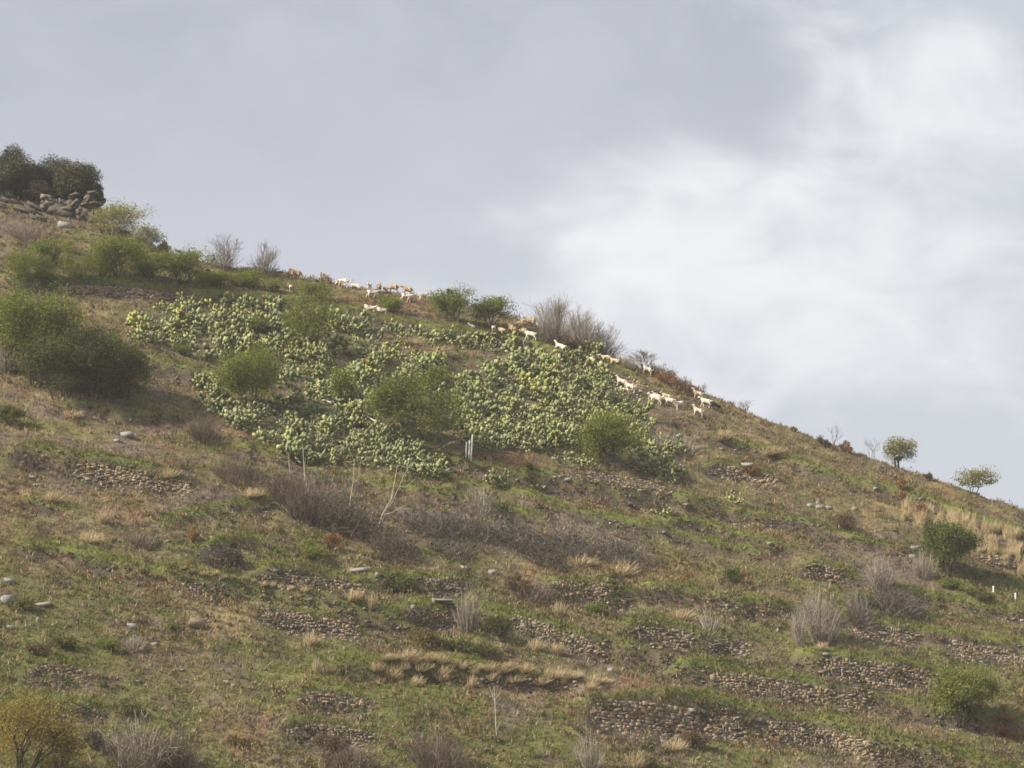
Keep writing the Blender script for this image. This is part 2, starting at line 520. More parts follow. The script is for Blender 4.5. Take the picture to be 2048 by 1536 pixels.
M = {}
M['ground'] = col_mat('earth_and_turf', 0, 0.3, 3.5, 0.12)
M['grass'] = col_mat('grass_blades', 0.25, 0.12, 2.0)
M['rubble'] = col_mat('loose_stones', 0, 0.2, 8.0)
M['olive'] = leaf_mat('olive_leaves', [(.078, .102, .016), (.145, .180, .028), (.235, .26, .05)], .35)
M['bright'] = leaf_mat('spring_leaves', [(.092, .114, .019), (.172, .206, .034), (.265, .288, .060)], .38)
M['darkolive'] = leaf_mat('dark_olive_leaves', [(.055, .062, .016), (.105, .113, .026), (.165, .165, .042)], .3)
M['pale'] = leaf_mat('pale_yellow_leaves', [(0.187, 0.187, 0.050), (0.286, 0.275, 0.077), (0.374, 0.341, 0.110)], .4)
M['silver'] = leaf_mat('silvery_leaves', [(.14, .15, .06), (.24, .24, .11), (.40, .38, .22)], .3)
M['oak'] = leaf_mat('evergreen_oak_leaves', [(0.032, 0.043, 0.020), (0.070, 0.075, 0.035), (0.152, 0.119, 0.049)], .15)
M['fresh'] = leaf_mat('fresh_yellow_green_leaves', [(.095, .118, .019), (.172, .196, .033), (.265, .28, .062)], .38)
M['darkgreen'] = leaf_mat('dark_green_leaves', [(.050, .070, .013), (.105, .135, .024), (.18, .20, .045)], .3)
M['yellow'] = leaf_mat('yellow_leaves', [(.15, .115, .020), (.27, .205, .042), (.38, .295, .075)], .4)
M['bramble'] = leaf_mat('bramble_leaves', [(.040, .045, .022), (.075, .068, .045), (.13, .105, .075)], .2)
M['brownleaf'] = leaf_mat('brown_leaves', [(.085, .058, .030), (.14, .095, .050), (.20, .14, .075)], .25)
M['pink'] = leaf_mat('pinkish_twigs', [(.15, .105, .085), (.22, .16, .13), (.30, .22, .18)], .1)
M['twig'] = leaf_mat('grey_twigs', [(.10, .082, .068), (.17, .14, .115), (.26, .22, .19)], .05)
M['palet'] = leaf_mat('pale_twigs', [(.20, .17, .13), (.28, .24, .185), (.38, .33, .27)], .05)
M['browntwig'] = leaf_mat('brown_twigs', [(.075, .055, .042), (.12, .088, .066), (.18, .13, .10)], .05)
M['straw'] = leaf_mat('straw', [(.37, .285, .160), (.52, .415, .250), (.66, .55, .36)], .3)
M['paleStraw'] = leaf_mat('pale_straw', [(.42, .33, .18), (.56, .45, .26), (.68, .57, .36)], .3)
M['rust'] = leaf_mat('rusty_dry_leaves', [(.16, .085, .03), (.26, .14, .05), (.36, .20, .08)], .25)
M['bark'] = solid_mat('bark', (.055, .045, .036), .3, 9)
M['greybark'] = solid_mat('grey_bark', (.19, .155, .13), .3, 9)
M['deadwood'] = solid_mat('bleached_dead_wood', (.46, .41, .34), .2, 9)
M['cactA'] = leaf_mat('cactus_yellow_green', [(.160, .120, .065), (.178, .205, .078), (.280, .302, .115), (.40, .41, .17)], 0.0, .5)
M['cactB'] = leaf_mat('cactus_grey_green', [(.140, .112, .064), (.148, .172, .076), (.250, .276, .122), (.39, .41, .19)], 0.0, .5)
M['cactC'] = leaf_mat('cactus_yellow', [(.170, .120, .055), (.210, .222, .070), (.315, .325, .098), (.46, .41, .115)], 0.0, .5)
M['stemc'] = solid_mat('cactus_old_stem', (.15, .125, .08), .3, 8)
M['fruit'] = solid_mat('cactus_fruit', (.50, .27, .06), .3, 8)
STONE_COLS = [(0.131, 0.106, 0.079), (0.213, 0.174, 0.128), (0.268, 0.221, 0.164), (0.337, 0.273, 0.196), (0.296, 0.194, 0.109), (0.378, 0.306, 0.219), (0.193, 0.161, 0.123)]
M['stone'] = solid_mat('schist', (.2, .2, .2), .2, 5, .9, cols=STONE_COLS, bump=.03)
M['rock'] = solid_mat('pale_rock', (.27, .26, .235), .3, 5, .9, .3, bump=.05)
M['ochre'] = solid_mat('ochre_rock', (.27, .215, .15), .35, 4, .9, .3, bump=.05)
M['cliff'] = solid_mat('cliff_rock', (.105, .090, .072), .5, 1.6, .95, .4, bump=.12)
M['white'] = solid_mat('white_paint', (.74, .73, .69), .05, 6, .6)
M['goat'] = solid_mat('white_goat_hair', (.66, .60, .49), .12, 6, .9, .25)
M['cream'] = solid_mat('cream_goat_hair', (.58, .47, .33), .1, 8, .9)
M['black'] = solid_mat('black_goat_hair', (.022, .018, .016), .2, 8, .8)
M['wool'] = solid_mat('tan_wool', (.42, .30, .18), .18, 10, 1.0, .2, bump=.03)
M['palewool'] = solid_mat('cream_wool', (.60, .49, .34), .15, 10, 1.0, .1, bump=.03)
M['face'] = solid_mat('brown_face', (.15, .085, .045), .2, 8, .9)
M['horn'] = solid_mat('horn', (.20, .165, .12), .2, 12, .6)


# ---------------------------------------------------------------- mesh helpers
def mesh(name, V, Fc, mat=None, tint=None, col=None, smooth=False):
    V = np.ascontiguousarray(V, np.float32); Fc = np.ascontiguousarray(Fc, np.int32)
    me = bpy.data.meshes.new(name)
    n, k = Fc.shape
    me.vertices.add(len(V)); me.vertices.foreach_set('co', V.ravel())
    me.loops.add(n * k); me.loops.foreach_set('vertex_index', Fc.ravel())
    me.polygons.add(n)
    me.polygons.foreach_set('loop_start', np.arange(0, n * k, k, dtype=np.int32))
    if smooth:
        me.polygons.foreach_set('use_smooth', np.ones(n, bool))
    if tint is not None:
        a = me.attributes.new('tint', 'FLOAT', 'POINT')
        a.data.foreach_set('value', np.ascontiguousarray(tint, np.float32))
    if col is not None:
        a = me.attributes.new('Col', 'FLOAT_COLOR', 'POINT')
        c4 = np.ones((len(V), 4), np.float32); c4[:, :3] = col
        a.data.foreach_set('color', c4.ravel())
    me.update(calc_edges=True)
    if mat is not None:
        me.materials.append(M[mat] if isinstance(mat, str) else mat)
    return me


def link(name, me, parent=None, loc=None):
    o = bpy.data.objects.new(name, me)
    COL.objects.link(o)
    if parent is not None:
        o.parent = parent
    if loc is not None:
        o.location = loc
    return o


def tag(o, label, cat, group=None):
    o['label'] = label; o['category'] = cat
    if group:
        o['group'] = group
    return o


def thing(name, label, cat, loc, group=None):
    o = bpy.data.objects.new(name, None)
    o.empty_display_size = 0.3
    COL.objects.link(o)
    o.location = loc
    return tag(o, label, cat, group)


class Buf:
    def __init__(s):
        s.V = []; s.F = []; s.T = []; s.n = 0

    def add(s, V, Fc, T=None):
        V = np.asarray(V, float)
        s.V.append(V); s.F.append(np.asarray(Fc) + s.n); s.n += len(V)
        s.T.append(np.full(len(V), 0.5) if T is None else np.broadcast_to(T, (len(V),)))

    def mesh(s, name, mat, smooth=False):
        return mesh(name, np.concatenate(s.V), np.concatenate(s.F), mat, np.concatenate(s.T), None, smooth)


def tube(pts, rad, sides=5):
    pts = np.asarray(pts, float); n = len(pts)
    tan = np.gradient(pts, axis=0)
    tan /= np.linalg.norm(tan, axis=1)[:, None] + 1e-9
    ref = np.array([0.31, 0.95, 0.05])
    a = np.cross(tan, ref); a /= np.linalg.norm(a, axis=1)[:, None] + 1e-9
    b = np.cross(tan, a)
    an = np.arange(sides) * 2 * math.pi / sides
    V = pts[:, None] + (a[:, None] * np.cos(an)[None, :, None] + b[:, None] * np.sin(an)[None, :, None]) * np.asarray(rad)[:, None, None]
    i = np.arange(n - 1)[:, None] * sides; j = np.arange(sides)[None]; jn = (j + 1) % sides
    Fc = np.stack([i + j, i + jn, i + sides + jn, i + sides + j], -1).reshape(-1, 4)
    return V.reshape(-1, 3), Fc


def rot_rand(rng, n):
    """n random orthonormal frames (two in-plane axes)"""
    a = rng.normal(size=(n, 3)); a /= np.linalg.norm(a, axis=1)[:, None]
    b = rng.normal(size=(n, 3)); b -= (a * b).sum(1)[:, None] * a
    b /= np.linalg.norm(b, axis=1)[:, None]
    return a, b


def leaves(rng, C, size, tint, aspect=0.6):
    n = len(C)
    a, b = rot_rand(rng, n)
    s = (size * rng.uniform(.65, 1.35, n))[:, None]
    V = np.stack([C - a * s * .5, C + b * s * .5 * aspect, C + a * s * .5, C - b * s * .5 * aspect], 1)
    return V.reshape(-1, 3), np.arange(4 * n).reshape(-1, 4), np.repeat(tint, 4)


def blades(rng, base, tip, width, tint):
    """thin double-bent ribbons"""
    n = len(base)
    d = tip - base
    side = np.cross(d, rng.normal(size=(n, 3))); side /= np.linalg.norm(side, axis=1)[:, None] + 1e-9
    side *= np.broadcast_to(width, (n,))[:, None]
    mid = base + d * .55 + rng.normal(size=(n, 3)) * np.linalg.norm(d, axis=1)[:, None] * .05
    V = np.stack([base - side, base + side, mid + side * .8, mid - side * .8, tip + side * .3, tip - side * .3], 1).reshape(-1, 3)
    k = np.arange(n)[:, None] * 6
    Fc = np.concatenate([k + np.array([0, 1, 2, 3]), k + np.array([3, 2, 4, 5])], 0)
    return V, Fc, np.repeat(tint, 6)


# ---------------------------------------------------------------- ground sheet
PX, PYv = project(np.stack([XX, YY, HH], -1))
infront = YY > 60


def region(poly, soft=None):
    return inpoly(PX, PYv, poly) & infront


def blur(mask, k=3):
    a = mask.astype(float)
    for _ in range(k):
        b = a.copy()
        b[1:] += a[:-1]; b[:-1] += a[1:]; b[:, 1:] += a[:, :-1]; b[:, :-1] += a[:, 1:]
        a = b / 5
    return a


CACT = {
    'A': [(265, 690), (275, 625), (420, 600), (545, 602), (650, 632), (755, 652), (755, 688), (700, 692), (640, 722), (540, 702), (430, 722), (350, 712)],
    'B': [(785, 657), (880, 667), (1000, 684), (1080, 712), (1130, 702), (1190, 706), (1215, 748), (1150, 772), (1070, 735), (1000, 705), (900, 695), (800, 684)],
    'C': [(550, 730), (650, 692), (780, 702), (900, 717), (910, 772), (800, 792), (760, 832), (700, 832), (640, 802), (560, 782)],
    'D': [(905, 737), (1000, 732), (1100, 742), (1215, 757), (1290, 832), (1300, 872), (1290, 905), (1150, 892), (1050, 902), (950, 897), (910, 862), (900, 802)],
    'E': [(395, 757), (450, 772), (480, 832), (600, 792), (700, 832), (800, 872), (892, 937), (892, 957), (800, 947), (700, 924), (600, 922), (560, 890), (470, 854), (400, 795)],
    'F': [(1105, 922), (1125, 900), (1190, 895), (1200, 935), (1120, 932)],
    'G': [(1283, 870), (1340, 880), (1375, 905), (1300, 912), (1270, 892)],
    'H': [(1290, 922), (1350, 930), (1348, 962), (1310, 955)],
}
cact = np.zeros_like(HH)
for p in CACT.values():
    cact = np.maximum(cact, blur(region(p)))
n1 = fbm(XX, YY, 8.0, 3, 51); n2 = fbm(XX, YY, 2.6, 3, 61); n3 = fbm(XX, YY, 1.1, 2, 71); n4 = fbm(XX, YY, 4.0, 3, 81)


def lerp(a, b, f):
    return a * (1 - f[..., None]) + np.asarray(b)[None, None] * f[..., None]


GREEN = (.104, .118, .033); GREEN2 = (.145, .160, .043); TAN = (.275, .203, .118); BROWN = (.158, .116, .080)
GREY = (.130, .112, .090); OLIVE = (.150, .132, .060); RED = (.200, .118, .068); DARK = (.085, .070, .054)
gcol = np.zeros(HH.shape + (3,)); gcol[:] = OLIVE
greenness = 0.0 + 0.34 * sm(PYv, 1050, 1250) - 0.15 * sm(PX, 1150, 1500) * (1 - sm(PYv, 1000, 1250))
greenness = np.where(infront, greenness, 0.3)
gr = sm(n1 * .8 + n2 * .5 + greenness, -0.05, 0.45)
gcol = lerp(gcol, TAN, sm(n2 * .9 + n4 * .6 + .05, 0.0, 0.6) * .75)
gcol = lerp(gcol, BROWN, sm(-n2 * .8 + n3 * .6, 0.05, 0.5) * .8)
gcol = lerp(gcol, GREEN, gr * .78)
pur = sm(fbm(XX, YY, 9.0, 3, 141) + .4 * n3, .12, .5) * (1 - .7 * gr)
gcol = lerp(gcol, (.148, .112, .098), pur * .7)
gcol = lerp(gcol, (.215, .140, .080), sm(fbm(XX, YY, 6.0, 3, 151) + .3 * n2, .2, .55) * (1 - .6 * gr) * .65)
gcol = lerp(gcol, GREY, blur(region([(560, 930), (860, 985), (1300, 1050), (1310, 1120), (1000, 1110), (620, 1060)])) * .8)
gcol = lerp(gcol, RED, blur(region([(965, 905), (1060, 900), (1065, 935), (960, 935)])) * .8)
gcol = lerp(gcol, BROWN, blur(region([(1270, 790), (1420, 800), (1440, 850), (1370, 905), (1310, 880)]), 6) * .8)
gcol = lerp(gcol, TAN, blur(region([(400, 1165), (520, 1190), (515, 1280), (400, 1275), (350, 1200)]), 5) * .7)
gcol = lerp(gcol, RED, blur(region([(690, 590), (870, 600), (880, 640), (760, 620), (690, 605)]), 4) * .55)
gcol = lerp(gcol, (.125, .118, .068), cact * .8)
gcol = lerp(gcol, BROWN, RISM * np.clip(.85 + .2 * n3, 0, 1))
gcol = lerp(gcol, DARK, RISM * sm(n3 + n2, -.35, .35) * .8)  # step shading painted in: brown banks darkened in uneven patches
gcol = lerp(gcol, GREEN2, LIPM * np.clip(.98 + .3 * n1 + .25 * n2, 0, 1))
for p, f in (([(300, 1040), (400, 1018), (555, 992), (565, 1008), (430, 1030), (330, 1060)], .8), ([(60, 1075), (360, 1128), (700, 1200), (700, 1240), (520, 1205), (350, 1150)], .75),
             ([(500, 1330), (740, 1330), (1000, 1350), (960, 1400), (700, 1390), (540, 1380)], .6), ([(1190, 1390), (1100, 1400), (1020, 1480), (1150, 1500)], .5),
             ([(500, 1400), (600, 1385), (560, 1440)], .9)):
    gcol = lerp(gcol, GREEN2, blur(region(p), 5) * f)
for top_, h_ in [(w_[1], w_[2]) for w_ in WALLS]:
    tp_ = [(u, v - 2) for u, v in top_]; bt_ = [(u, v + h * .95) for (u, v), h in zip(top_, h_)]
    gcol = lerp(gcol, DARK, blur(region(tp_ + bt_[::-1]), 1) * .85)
gcol *= (1 + .38 * fbm(XX, YY, .8, 2, 99))[..., None]
nyv, nxv = HH.shape
ii = np.arange(nyv * nxv).reshape(nyv, nxv)
quads = np.stack([ii[:-1, :-1], ii[:-1, 1:], ii[1:, 1:], ii[1:, :-1]], -1).reshape(-1, 4)
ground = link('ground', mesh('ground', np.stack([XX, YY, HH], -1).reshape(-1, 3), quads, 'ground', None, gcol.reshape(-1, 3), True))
ground['kind'] = 'structure'
inn = np.s_[gy0:gy0 + gyn, gx0:gx0 + gxn]
GC = gcol[inn]; LI = LIPM[inn]; RI = RISM[inn]; CI = cact[inn]
N2I = n2[inn]; N1I = n1[inn]; GRI = gr[inn]


# ---------------------------------------------------------------- grass, loose stones, low scrub (nobody could count them)
def scatter(n, rng):
    u = rng.uniform(-60, 2110, n); v = rng.uniform(330, 1600, n)
    # sample the ground plane evenly: pick x,y directly
    y = rng.uniform(150, 275, n); x = rng.uniform(-1, 1, n) * (y * .225)
    z = H(x, y)
    pu, pv = project(np.stack([x, y, z], -1))
    k = (pv < 1580) & (y < np.interp(x, _rx[:, 0], _rx[:, 1]) + 1.5)
    return x[k], y[k], z[k], pu[k], pv[k]


def face_pool(n, rng):
    u = rng.uniform(-40, 2090, n); v = rng.uniform(380, 1575, n)
    k = v > np.interp(u, RIDGE_PX[:, 0], RIDGE_PX[:, 1]) + 3
    return hit(u[k], v[k])


POOL = face_pool(90000, np.random.default_rng(21))
POOL_R = samp(RI, POOL[:, 0], POOL[:, 1])


def build_grass():
    rng = np.random.default_rng(3)
    x, y, z, pu, pv = scatter(250000, rng)
    li = samp(LI, x, y); ri = samp(RI, x, y); ci = samp(CI, x, y)
    keep = rng.random(len(x)) < (.35 + .55 * li) * (1 - .75 * ri) * (1 - .7 * ci)
    pu_, pv_ = project(POOL)
    onwall = np.zeros(len(POOL), bool)
    for w_ in WALLS:
        onwall |= inpoly(pu_, pv_, list(w_[1]) + [(a_, b_ + h_) for (a_, b_), h_ in zip(w_[1], w_[2])][::-1])
    ex = POOL[rng.random(len(POOL)) < .55 * (1 - .45 * POOL_R) * (1 - .8 * onwall)]
    x = np.concatenate([x[keep], ex[:, 0]]); y = np.concatenate([y[keep], ex[:, 1]]); z = np.concatenate([z[keep], ex[:, 2]])
    li = samp(LI, x, y)
    c = np.stack([samp(GC[..., k], x, y) for k in range(3)], -1)
    n = len(x)
    dry = rng.random(n) < (.15 * (1 - li))
    c = c * rng.uniform(.6, 1.6, (n, 1)) * np.stack([rng.uniform(.85, 1.2, n), np.ones(n), rng.uniform(.7, 1.2, n)], -1)
    c[dry] = np.array((.34, .275, .165)) * rng.uniform(.7, 1.2, (dry.sum(), 1))
    nb = 4
    ht = rng.uniform(.10, .30, n) + .08 * li + dry * rng.uniform(0, .25, n)
    B = np.repeat(np.stack([x, y, z - .03], -1), nb, 0)
    off = rng.normal(size=(n * nb, 3)) * np.array([.12, .12, 0])
    B = B + off
    hh = np.repeat(ht, nb) * rng.uniform(.6, 1.2, n * nb)
    T = B + np.stack([rng.normal(size=n * nb) * hh * .45 + hh * .15, rng.normal(size=n * nb) * hh * .45, hh], -1)
    side = rng.normal(size=(n * nb, 3)) * np.array([1, .6, .1]); side /= np.linalg.norm(side, axis=1)[:, None]
    side *= rng.uniform(.025, .06, (n * nb, 1))
    V = np.stack([B - side, B + side, T], 1).reshape(-1, 3)
    cc = np.repeat(c, nb * 3, 0)
    o = link('grass', mesh('grass', V, np.arange(len(V)).reshape(-1, 3), 'grass', None, cc))
    tag(o, 'short green and dry grass covering the terraced hillside', 'grass')
    o['kind'] = 'stuff'


build_grass()


def hull_mesh(rng, npts=14, sq=(1, 1, 1), power=.6):
    bm = bmesh.new()
    for _ in range(npts):
        d = rng.normal(size=3); d /= np.linalg.norm(d)
        d = np.sign(d) * np.abs(d) ** power
        d = d / np.abs(d).max() ** .5 * .5 * rng.uniform(.85, 1.1)
        bm.verts.new(d * np.array(sq))
    r = bmesh.ops.convex_hull(bm, input=bm.verts)
    bmesh.ops.delete(bm, geom=[g for g in r['geom_interior'] if isinstance(g, bmesh.types.BMVert)], context='VERTS')
    bmesh.ops.triangulate(bm, faces=bm.faces)
    bm.verts.ensure_lookup_table(); bm.verts.index_update()
    V = np.array([v.co[:] for v in bm.verts]); Fc = np.array([[v.index for v in f.verts] for f in bm.faces])
    bm.free()
    return V, Fc


def box_stone(rng, sq):
    c = np.array([(x, y, z) for x in (-.5, .5) for y in (-.5, .5) for z in (-.5, .5)]) * rng.uniform(.62, 1.08, (8, 3))
    c += rng.uniform(-.06, .06, (8, 3))
    bm = bmesh.new()
    for p in c:
        bm.verts.new(p * np.array(sq))
    for k in range(3):
        d = rng.normal(size=3); d /= np.linalg.norm(d)
        bm.verts.new(d * .56 * np.array(sq))
    r = bmesh.ops.convex_hull(bm, input=bm.verts)
    bmesh.ops.delete(bm, geom=[g for g in r['geom_interior'] if isinstance(g, bmesh.types.BMVert)], context='VERTS')
    bmesh.ops.triangulate(bm, faces=bm.faces)
    bm.verts.ensure_lookup_table(); bm.verts.index_update()
    V = np.array([v.co[:] for v in bm.verts]); Fc = np.array([[v.index for v in f.verts] for f in bm.faces])
    bm.free()
    return V, Fc


_sr = np.random.default_rng(11)
STONE_SHAPES = [box_stone(_sr, (1, .62, .42)) for _ in range(16)]


def build_rubble():
    rng = np.random.default_rng(5)
    x, y, z, pu, pv = scatter(60000, rng)
    ri = samp(RI, x, y); nn = samp(N2I, x, y)
    keep = rng.random(len(x)) < (.05 + .20 * ri + .10 * sm(nn, .15, .5))
    for poly, pr in (([(100, 430), (200, 440), (190, 545), (130, 545)], .8), ([(130, 930), (380, 960), (370, 1000), (130, 985)], .8), ([(1100, 935), (1180, 930), (1360, 975), (1340, 985), (1180, 965)], .8),
                     ([(400, 1050), (610, 1030), (610, 1130), (420, 1130)], .3), ([(1420, 930), (1560, 940), (1560, 1000), (1420, 985)], .35), ([(1640, 1020), (1780, 1040), (1780, 1100), (1640, 1080)], .35),
                     ([(0, 1180), (300, 1200), (300, 1320), (0, 1300)], .12), ([(1750, 1470), (2048, 1530), (2048, 1560), (1750, 1540)], .4), ([(1300, 930), (1500, 960), (1500, 1000)], .2)):
        keep |= inpoly(pu, pv, poly) & (rng.random(len(x)) < pr)
    pr = fbm(POOL[:, 0], POOL[:, 1], 5.0, 2, 7)
    kp = rng.random(len(POOL)) < .50 * sm(POOL_R, .3, .7) * sm(pr, -.35, .15)
    ex = POOL[kp]
    x = np.concatenate([x[keep], ex[:, 0]]); y = np.concatenate([y[keep], ex[:, 1] - .03]); z = np.concatenate([z[keep], ex[:, 2]])
    n = len(x)
    size = rng.gamma(2.2, .05, n) + .06
    cols = np.array([(.13, .12, .10), (.20, .185, .155), (.29, .265, .215), (.36, .33, .28), (.27, .18, .10)])
    c = cols[rng.choice(5, n, p=[.32, .33, .18, .05, .12])] * rng.uniform(.8, 1.2, (n, 1))
    Vs, Fs, Cs = [], [], []; k0 = 0
    for s in range(len(STONE_SHAPES)):
        idx = np.where(np.arange(n) % len(STONE_SHAPES) == s)[0]
        V, Fc = STONE_SHAPES[s]
        a = rng.uniform(0, 6.28, len(idx)); ca, sa = np.cos(a), np.sin(a)
        sz = size[idx]
        W = np.empty((len(idx), len(V), 3))
        W[..., 0] = (V[None, :, 0] * ca[:, None] - V[None, :, 1] * sa[:, None]) * sz[:, None] + x[idx][:, None]
        W[..., 1] = (V[None, :, 0] * sa[:, None] + V[None, :, 1] * ca[:, None]) * sz[:, None] + y[idx][:, None]
        W[..., 2] = V[None, :, 2] * sz[:, None] + z[idx][:, None] + .05 * sz[:, None]
        Vs.append(W.reshape(-1, 3))
        Fs.append((Fc[None] + (np.arange(len(idx)) * len(V))[:, None, None]).reshape(-1, 3) + k0)
        Cs.append(np.repeat(c[idx], len(V), 0)); k0 += len(idx) * len(V)
    o = link('loose_stones', mesh('loose_stones', np.concatenate(Vs), np.concatenate(Fs), 'rubble', None, np.concatenate(Cs)))
    tag(o, 'small loose grey and ochre stones strewn over the slope', 'stones')
    o['kind'] = 'stuff'


build_rubble()


def build_scrub():
    """knee-high herbs and dry scrub that mottle the slope"""
    rng = np.random.default_rng(9)
    x, y, z, pu, pv = scatter(32000, rng)
    li = samp(LI, x, y); ci = samp(CI, x, y); nn = fbm(x, y, 3.2, 2, 123)
    keep = (rng.random(len(x)) < .62 * sm(nn, -.25, .4)) * (rng.random(len(x)) > li * 1.3) * (rng.random(len(x)) > ci * .6) > 0
    kp = rng.random(len(POOL)) < .07 * sm(POOL_R, .3, .7)
    x = np.concatenate([x[keep], POOL[kp, 0]]); y = np.concatenate([y[keep], POOL[kp, 1]]); z = np.concatenate([z[keep], POOL[kp, 2]])
    n = len(x); nl = 30
    pal = np.array([(.115, .125, .035), (.165, .160, .055), (.165, .112, .065), (.125, .098, .078), (.320, .240, .135), (.270, .165, .085), (.075, .085, .030), (.165, .128, .115)])
    big = fbm(x, y, 6.0, 2, 222)
    kind = rng.choice(8, n, p=[.17, .15, .14, .10, .17, .10, .09, .08])
    sw = rng.random(n) < .55
    kind = np.where(sw & (big > .18), rng.choice([4, 5, 2], n), np.where(sw & (big < -.18), rng.choice([0, 6, 1, 7], n), kind))
    r = rng.gamma(2.6, .13, n) + .12; h = r * rng.uniform(.6, 1.2, n)
    c = pal[kind]
    P = rng.normal(size=(n, nl, 3)) * .45
    P[..., 2] = np.abs(P[..., 2])
    C = np.stack([x, y, z], -1)[:, None] + P * np.stack([r, r, h], -1)[:, None]
    a, b = rot_rand(rng, n * nl)
    a[:, 2] += .8
    C = C.reshape(-1, 3)
    s = rng.uniform(.09, .2, (n * nl, 1))
    V = np.stack([C - b * s * .35, C + b * s * .35, C + a * s], 1).reshape(-1, 3)
    cc = np.repeat(c, nl, 0) * rng.uniform(.65, 1.35, (n * nl, 1))
    o = link('low_scrub', mesh('low_scrub', V, np.arange(len(V)).reshape(-1, 3), 'grass', None, np.repeat(cc, 3, 0)))
    tag(o, 'knee-high olive and brown scrub dotted over the slope', 'scrub')
    o['kind'] = 'stuff'


build_scrub()


# ---------------------------------------------------------------- plants
def skeleton(rng, stems, levels, spread, kids, wob=.12, up=.35, trunk=.3):
    """unit branching skeleton: list of (points, level)"""
    out = []

    def grow(p, d, L, lev):
        pts = [p]
        n = 4
        for k in range(n):
            d = d + rng.normal(size=3) * wob + np.array([0, 0, up * .12])
            d = d / np.linalg.norm(d)
            p = p + d * L / n
            pts.append(p)
        out.append((np.array(pts), lev))
        if lev < levels:
            m = rng.integers(kids[0], kids[1] + 1)
            for q in range(m):
                t = rng.uniform(.45, 1.0) if q else 1.0
                i = t * n
                j = min(int(i), n - 1)
                pp = pts[j] + (pts[j + 1] - pts[j]) * (i - j)
                az = rng.uniform(0, 6.28)
                nd_ = d + spread * np.array([math.cos(az), math.sin(az), rng.uniform(-.3, .5)])
                nd_ /= np.linalg.norm(nd_)
                grow(pp, nd_, L * rng.uniform(.6, .85), lev + 1)
    for s in range(stems):
        az = rng.uniform(0, 6.28)
        tilt = 0.1 if stems == 1 else rng.uniform(.1, .55)
        d = np.array([math.cos(az) * tilt, math.sin(az) * tilt, 1.0]); d /= np.linalg.norm(d)
        b = np.array([math.cos(az), math.sin(az), 0]) * (0 if stems == 1 else .05)
        grow(b, d, trunk, 0)
    return out


def fit(sk, Hm, Wm, lev_keep=None):
    allp = np.concatenate([s[0] for s in sk])
    top = np.percentile(allp[:, 2], 99.5)
    wx = np.percentile(np.abs(allp[:, :2]).max(1), 97) + 1e-6
    S = np.array([Wm / 2 / wx, Wm / 2 / wx, Hm / top])
    return [(np.stack([p[:, 0] * S[0], p[:, 1] * S[1], np.maximum(p[:, 2], 0 if k else -1) * S[2]], -1), l) for k, (p, l) in enumerate(sk)]


def place(u, v):
    return hit([u], [v])[0]


def tree(name, label, cat, u, v, top, width, leafmat, barkmat='bark', dens=230, leaf=.15, stems=1, levels=3, spread=.75,
         trunk=.30, seed=0, group=None, lean=0.0, rb=None, kids=(2, 3), clump=.085, base=None, squash=1.0, fill=.5):
    rng = np.random.default_rng(1000 + seed)
    p = place(u, v) if base is None else np.array(base)
    s = ppm(p)
    Hm = (v - top) / s; Wm = width / s
    t = thing(name, label, cat, p, group)
    Wm *= 1.0 if leafmat is None else 1.16
    sk = fit(skeleton(rng, stems, levels, spread, kids, trunk=trunk), Hm * .93, Wm * .88)
    if lean:
        sk = [(q + np.stack([q[:, 2] * lean, 0 * q[:, 2], 0 * q[:, 2]], -1), l) for q, l in sk]
    b = Buf()
    r0 = rb or (.022 * Hm + .03) / (1 if stems == 1 else 1.7)
    for q, l in sk:
        q = q.copy()
        if l == 0:
            q[0, 2] -= .25
        ra = r0 * (.58 ** l)
        V, Fc = tube(q, np.linspace(ra, ra * .6, len(q)), 6 if l < 2 else 4)
        b.add(V, Fc)
    link('trunk', b.mesh('trunk', barkmat, True), t)
    if leafmat:
        tips = np.concatenate([q[-2:] for q, l in sk if l >= levels - 1])
        nx = 26
        dd = rng.normal(size=(nx, 3)); dd /= np.linalg.norm(dd, axis=1)[:, None]
        ex = dd * (rng.random(nx) ** .35)[:, None] * np.array([Wm * .40, Wm * .40, Hm * .36]) + np.array([lean * Hm * .6, 0, Hm * .58])
        nt = len(tips)
        tips = np.concatenate([tips, ex])
        n = int(dens * Hm * Wm * 1.35)
        ci = np.where(rng.random(n) < fill, rng.integers(nt, nt + nx, n), rng.integers(0, nt, n))
        cs = np.abs(rng.normal(1, .35, len(tips))) * clump
        P = tips[ci] + np.clip(rng.normal(size=(n, 3)), -1.5, 1.5) * (cs[ci][:, None] * np.array([Wm, Wm, Hm * .9 * squash]))
        ti = np.clip(rng.normal(.5, .2, n) + rng.normal(0, .16, len(tips))[ci], 0, 1)
        P[:, 2] = np.maximum(P[:, 2], .08)
        V, Fc, T = leaves(rng, P, leaf, ti, .7)
        link('crown', mesh('crown', V, Fc, leafmat, T), t)
    return t


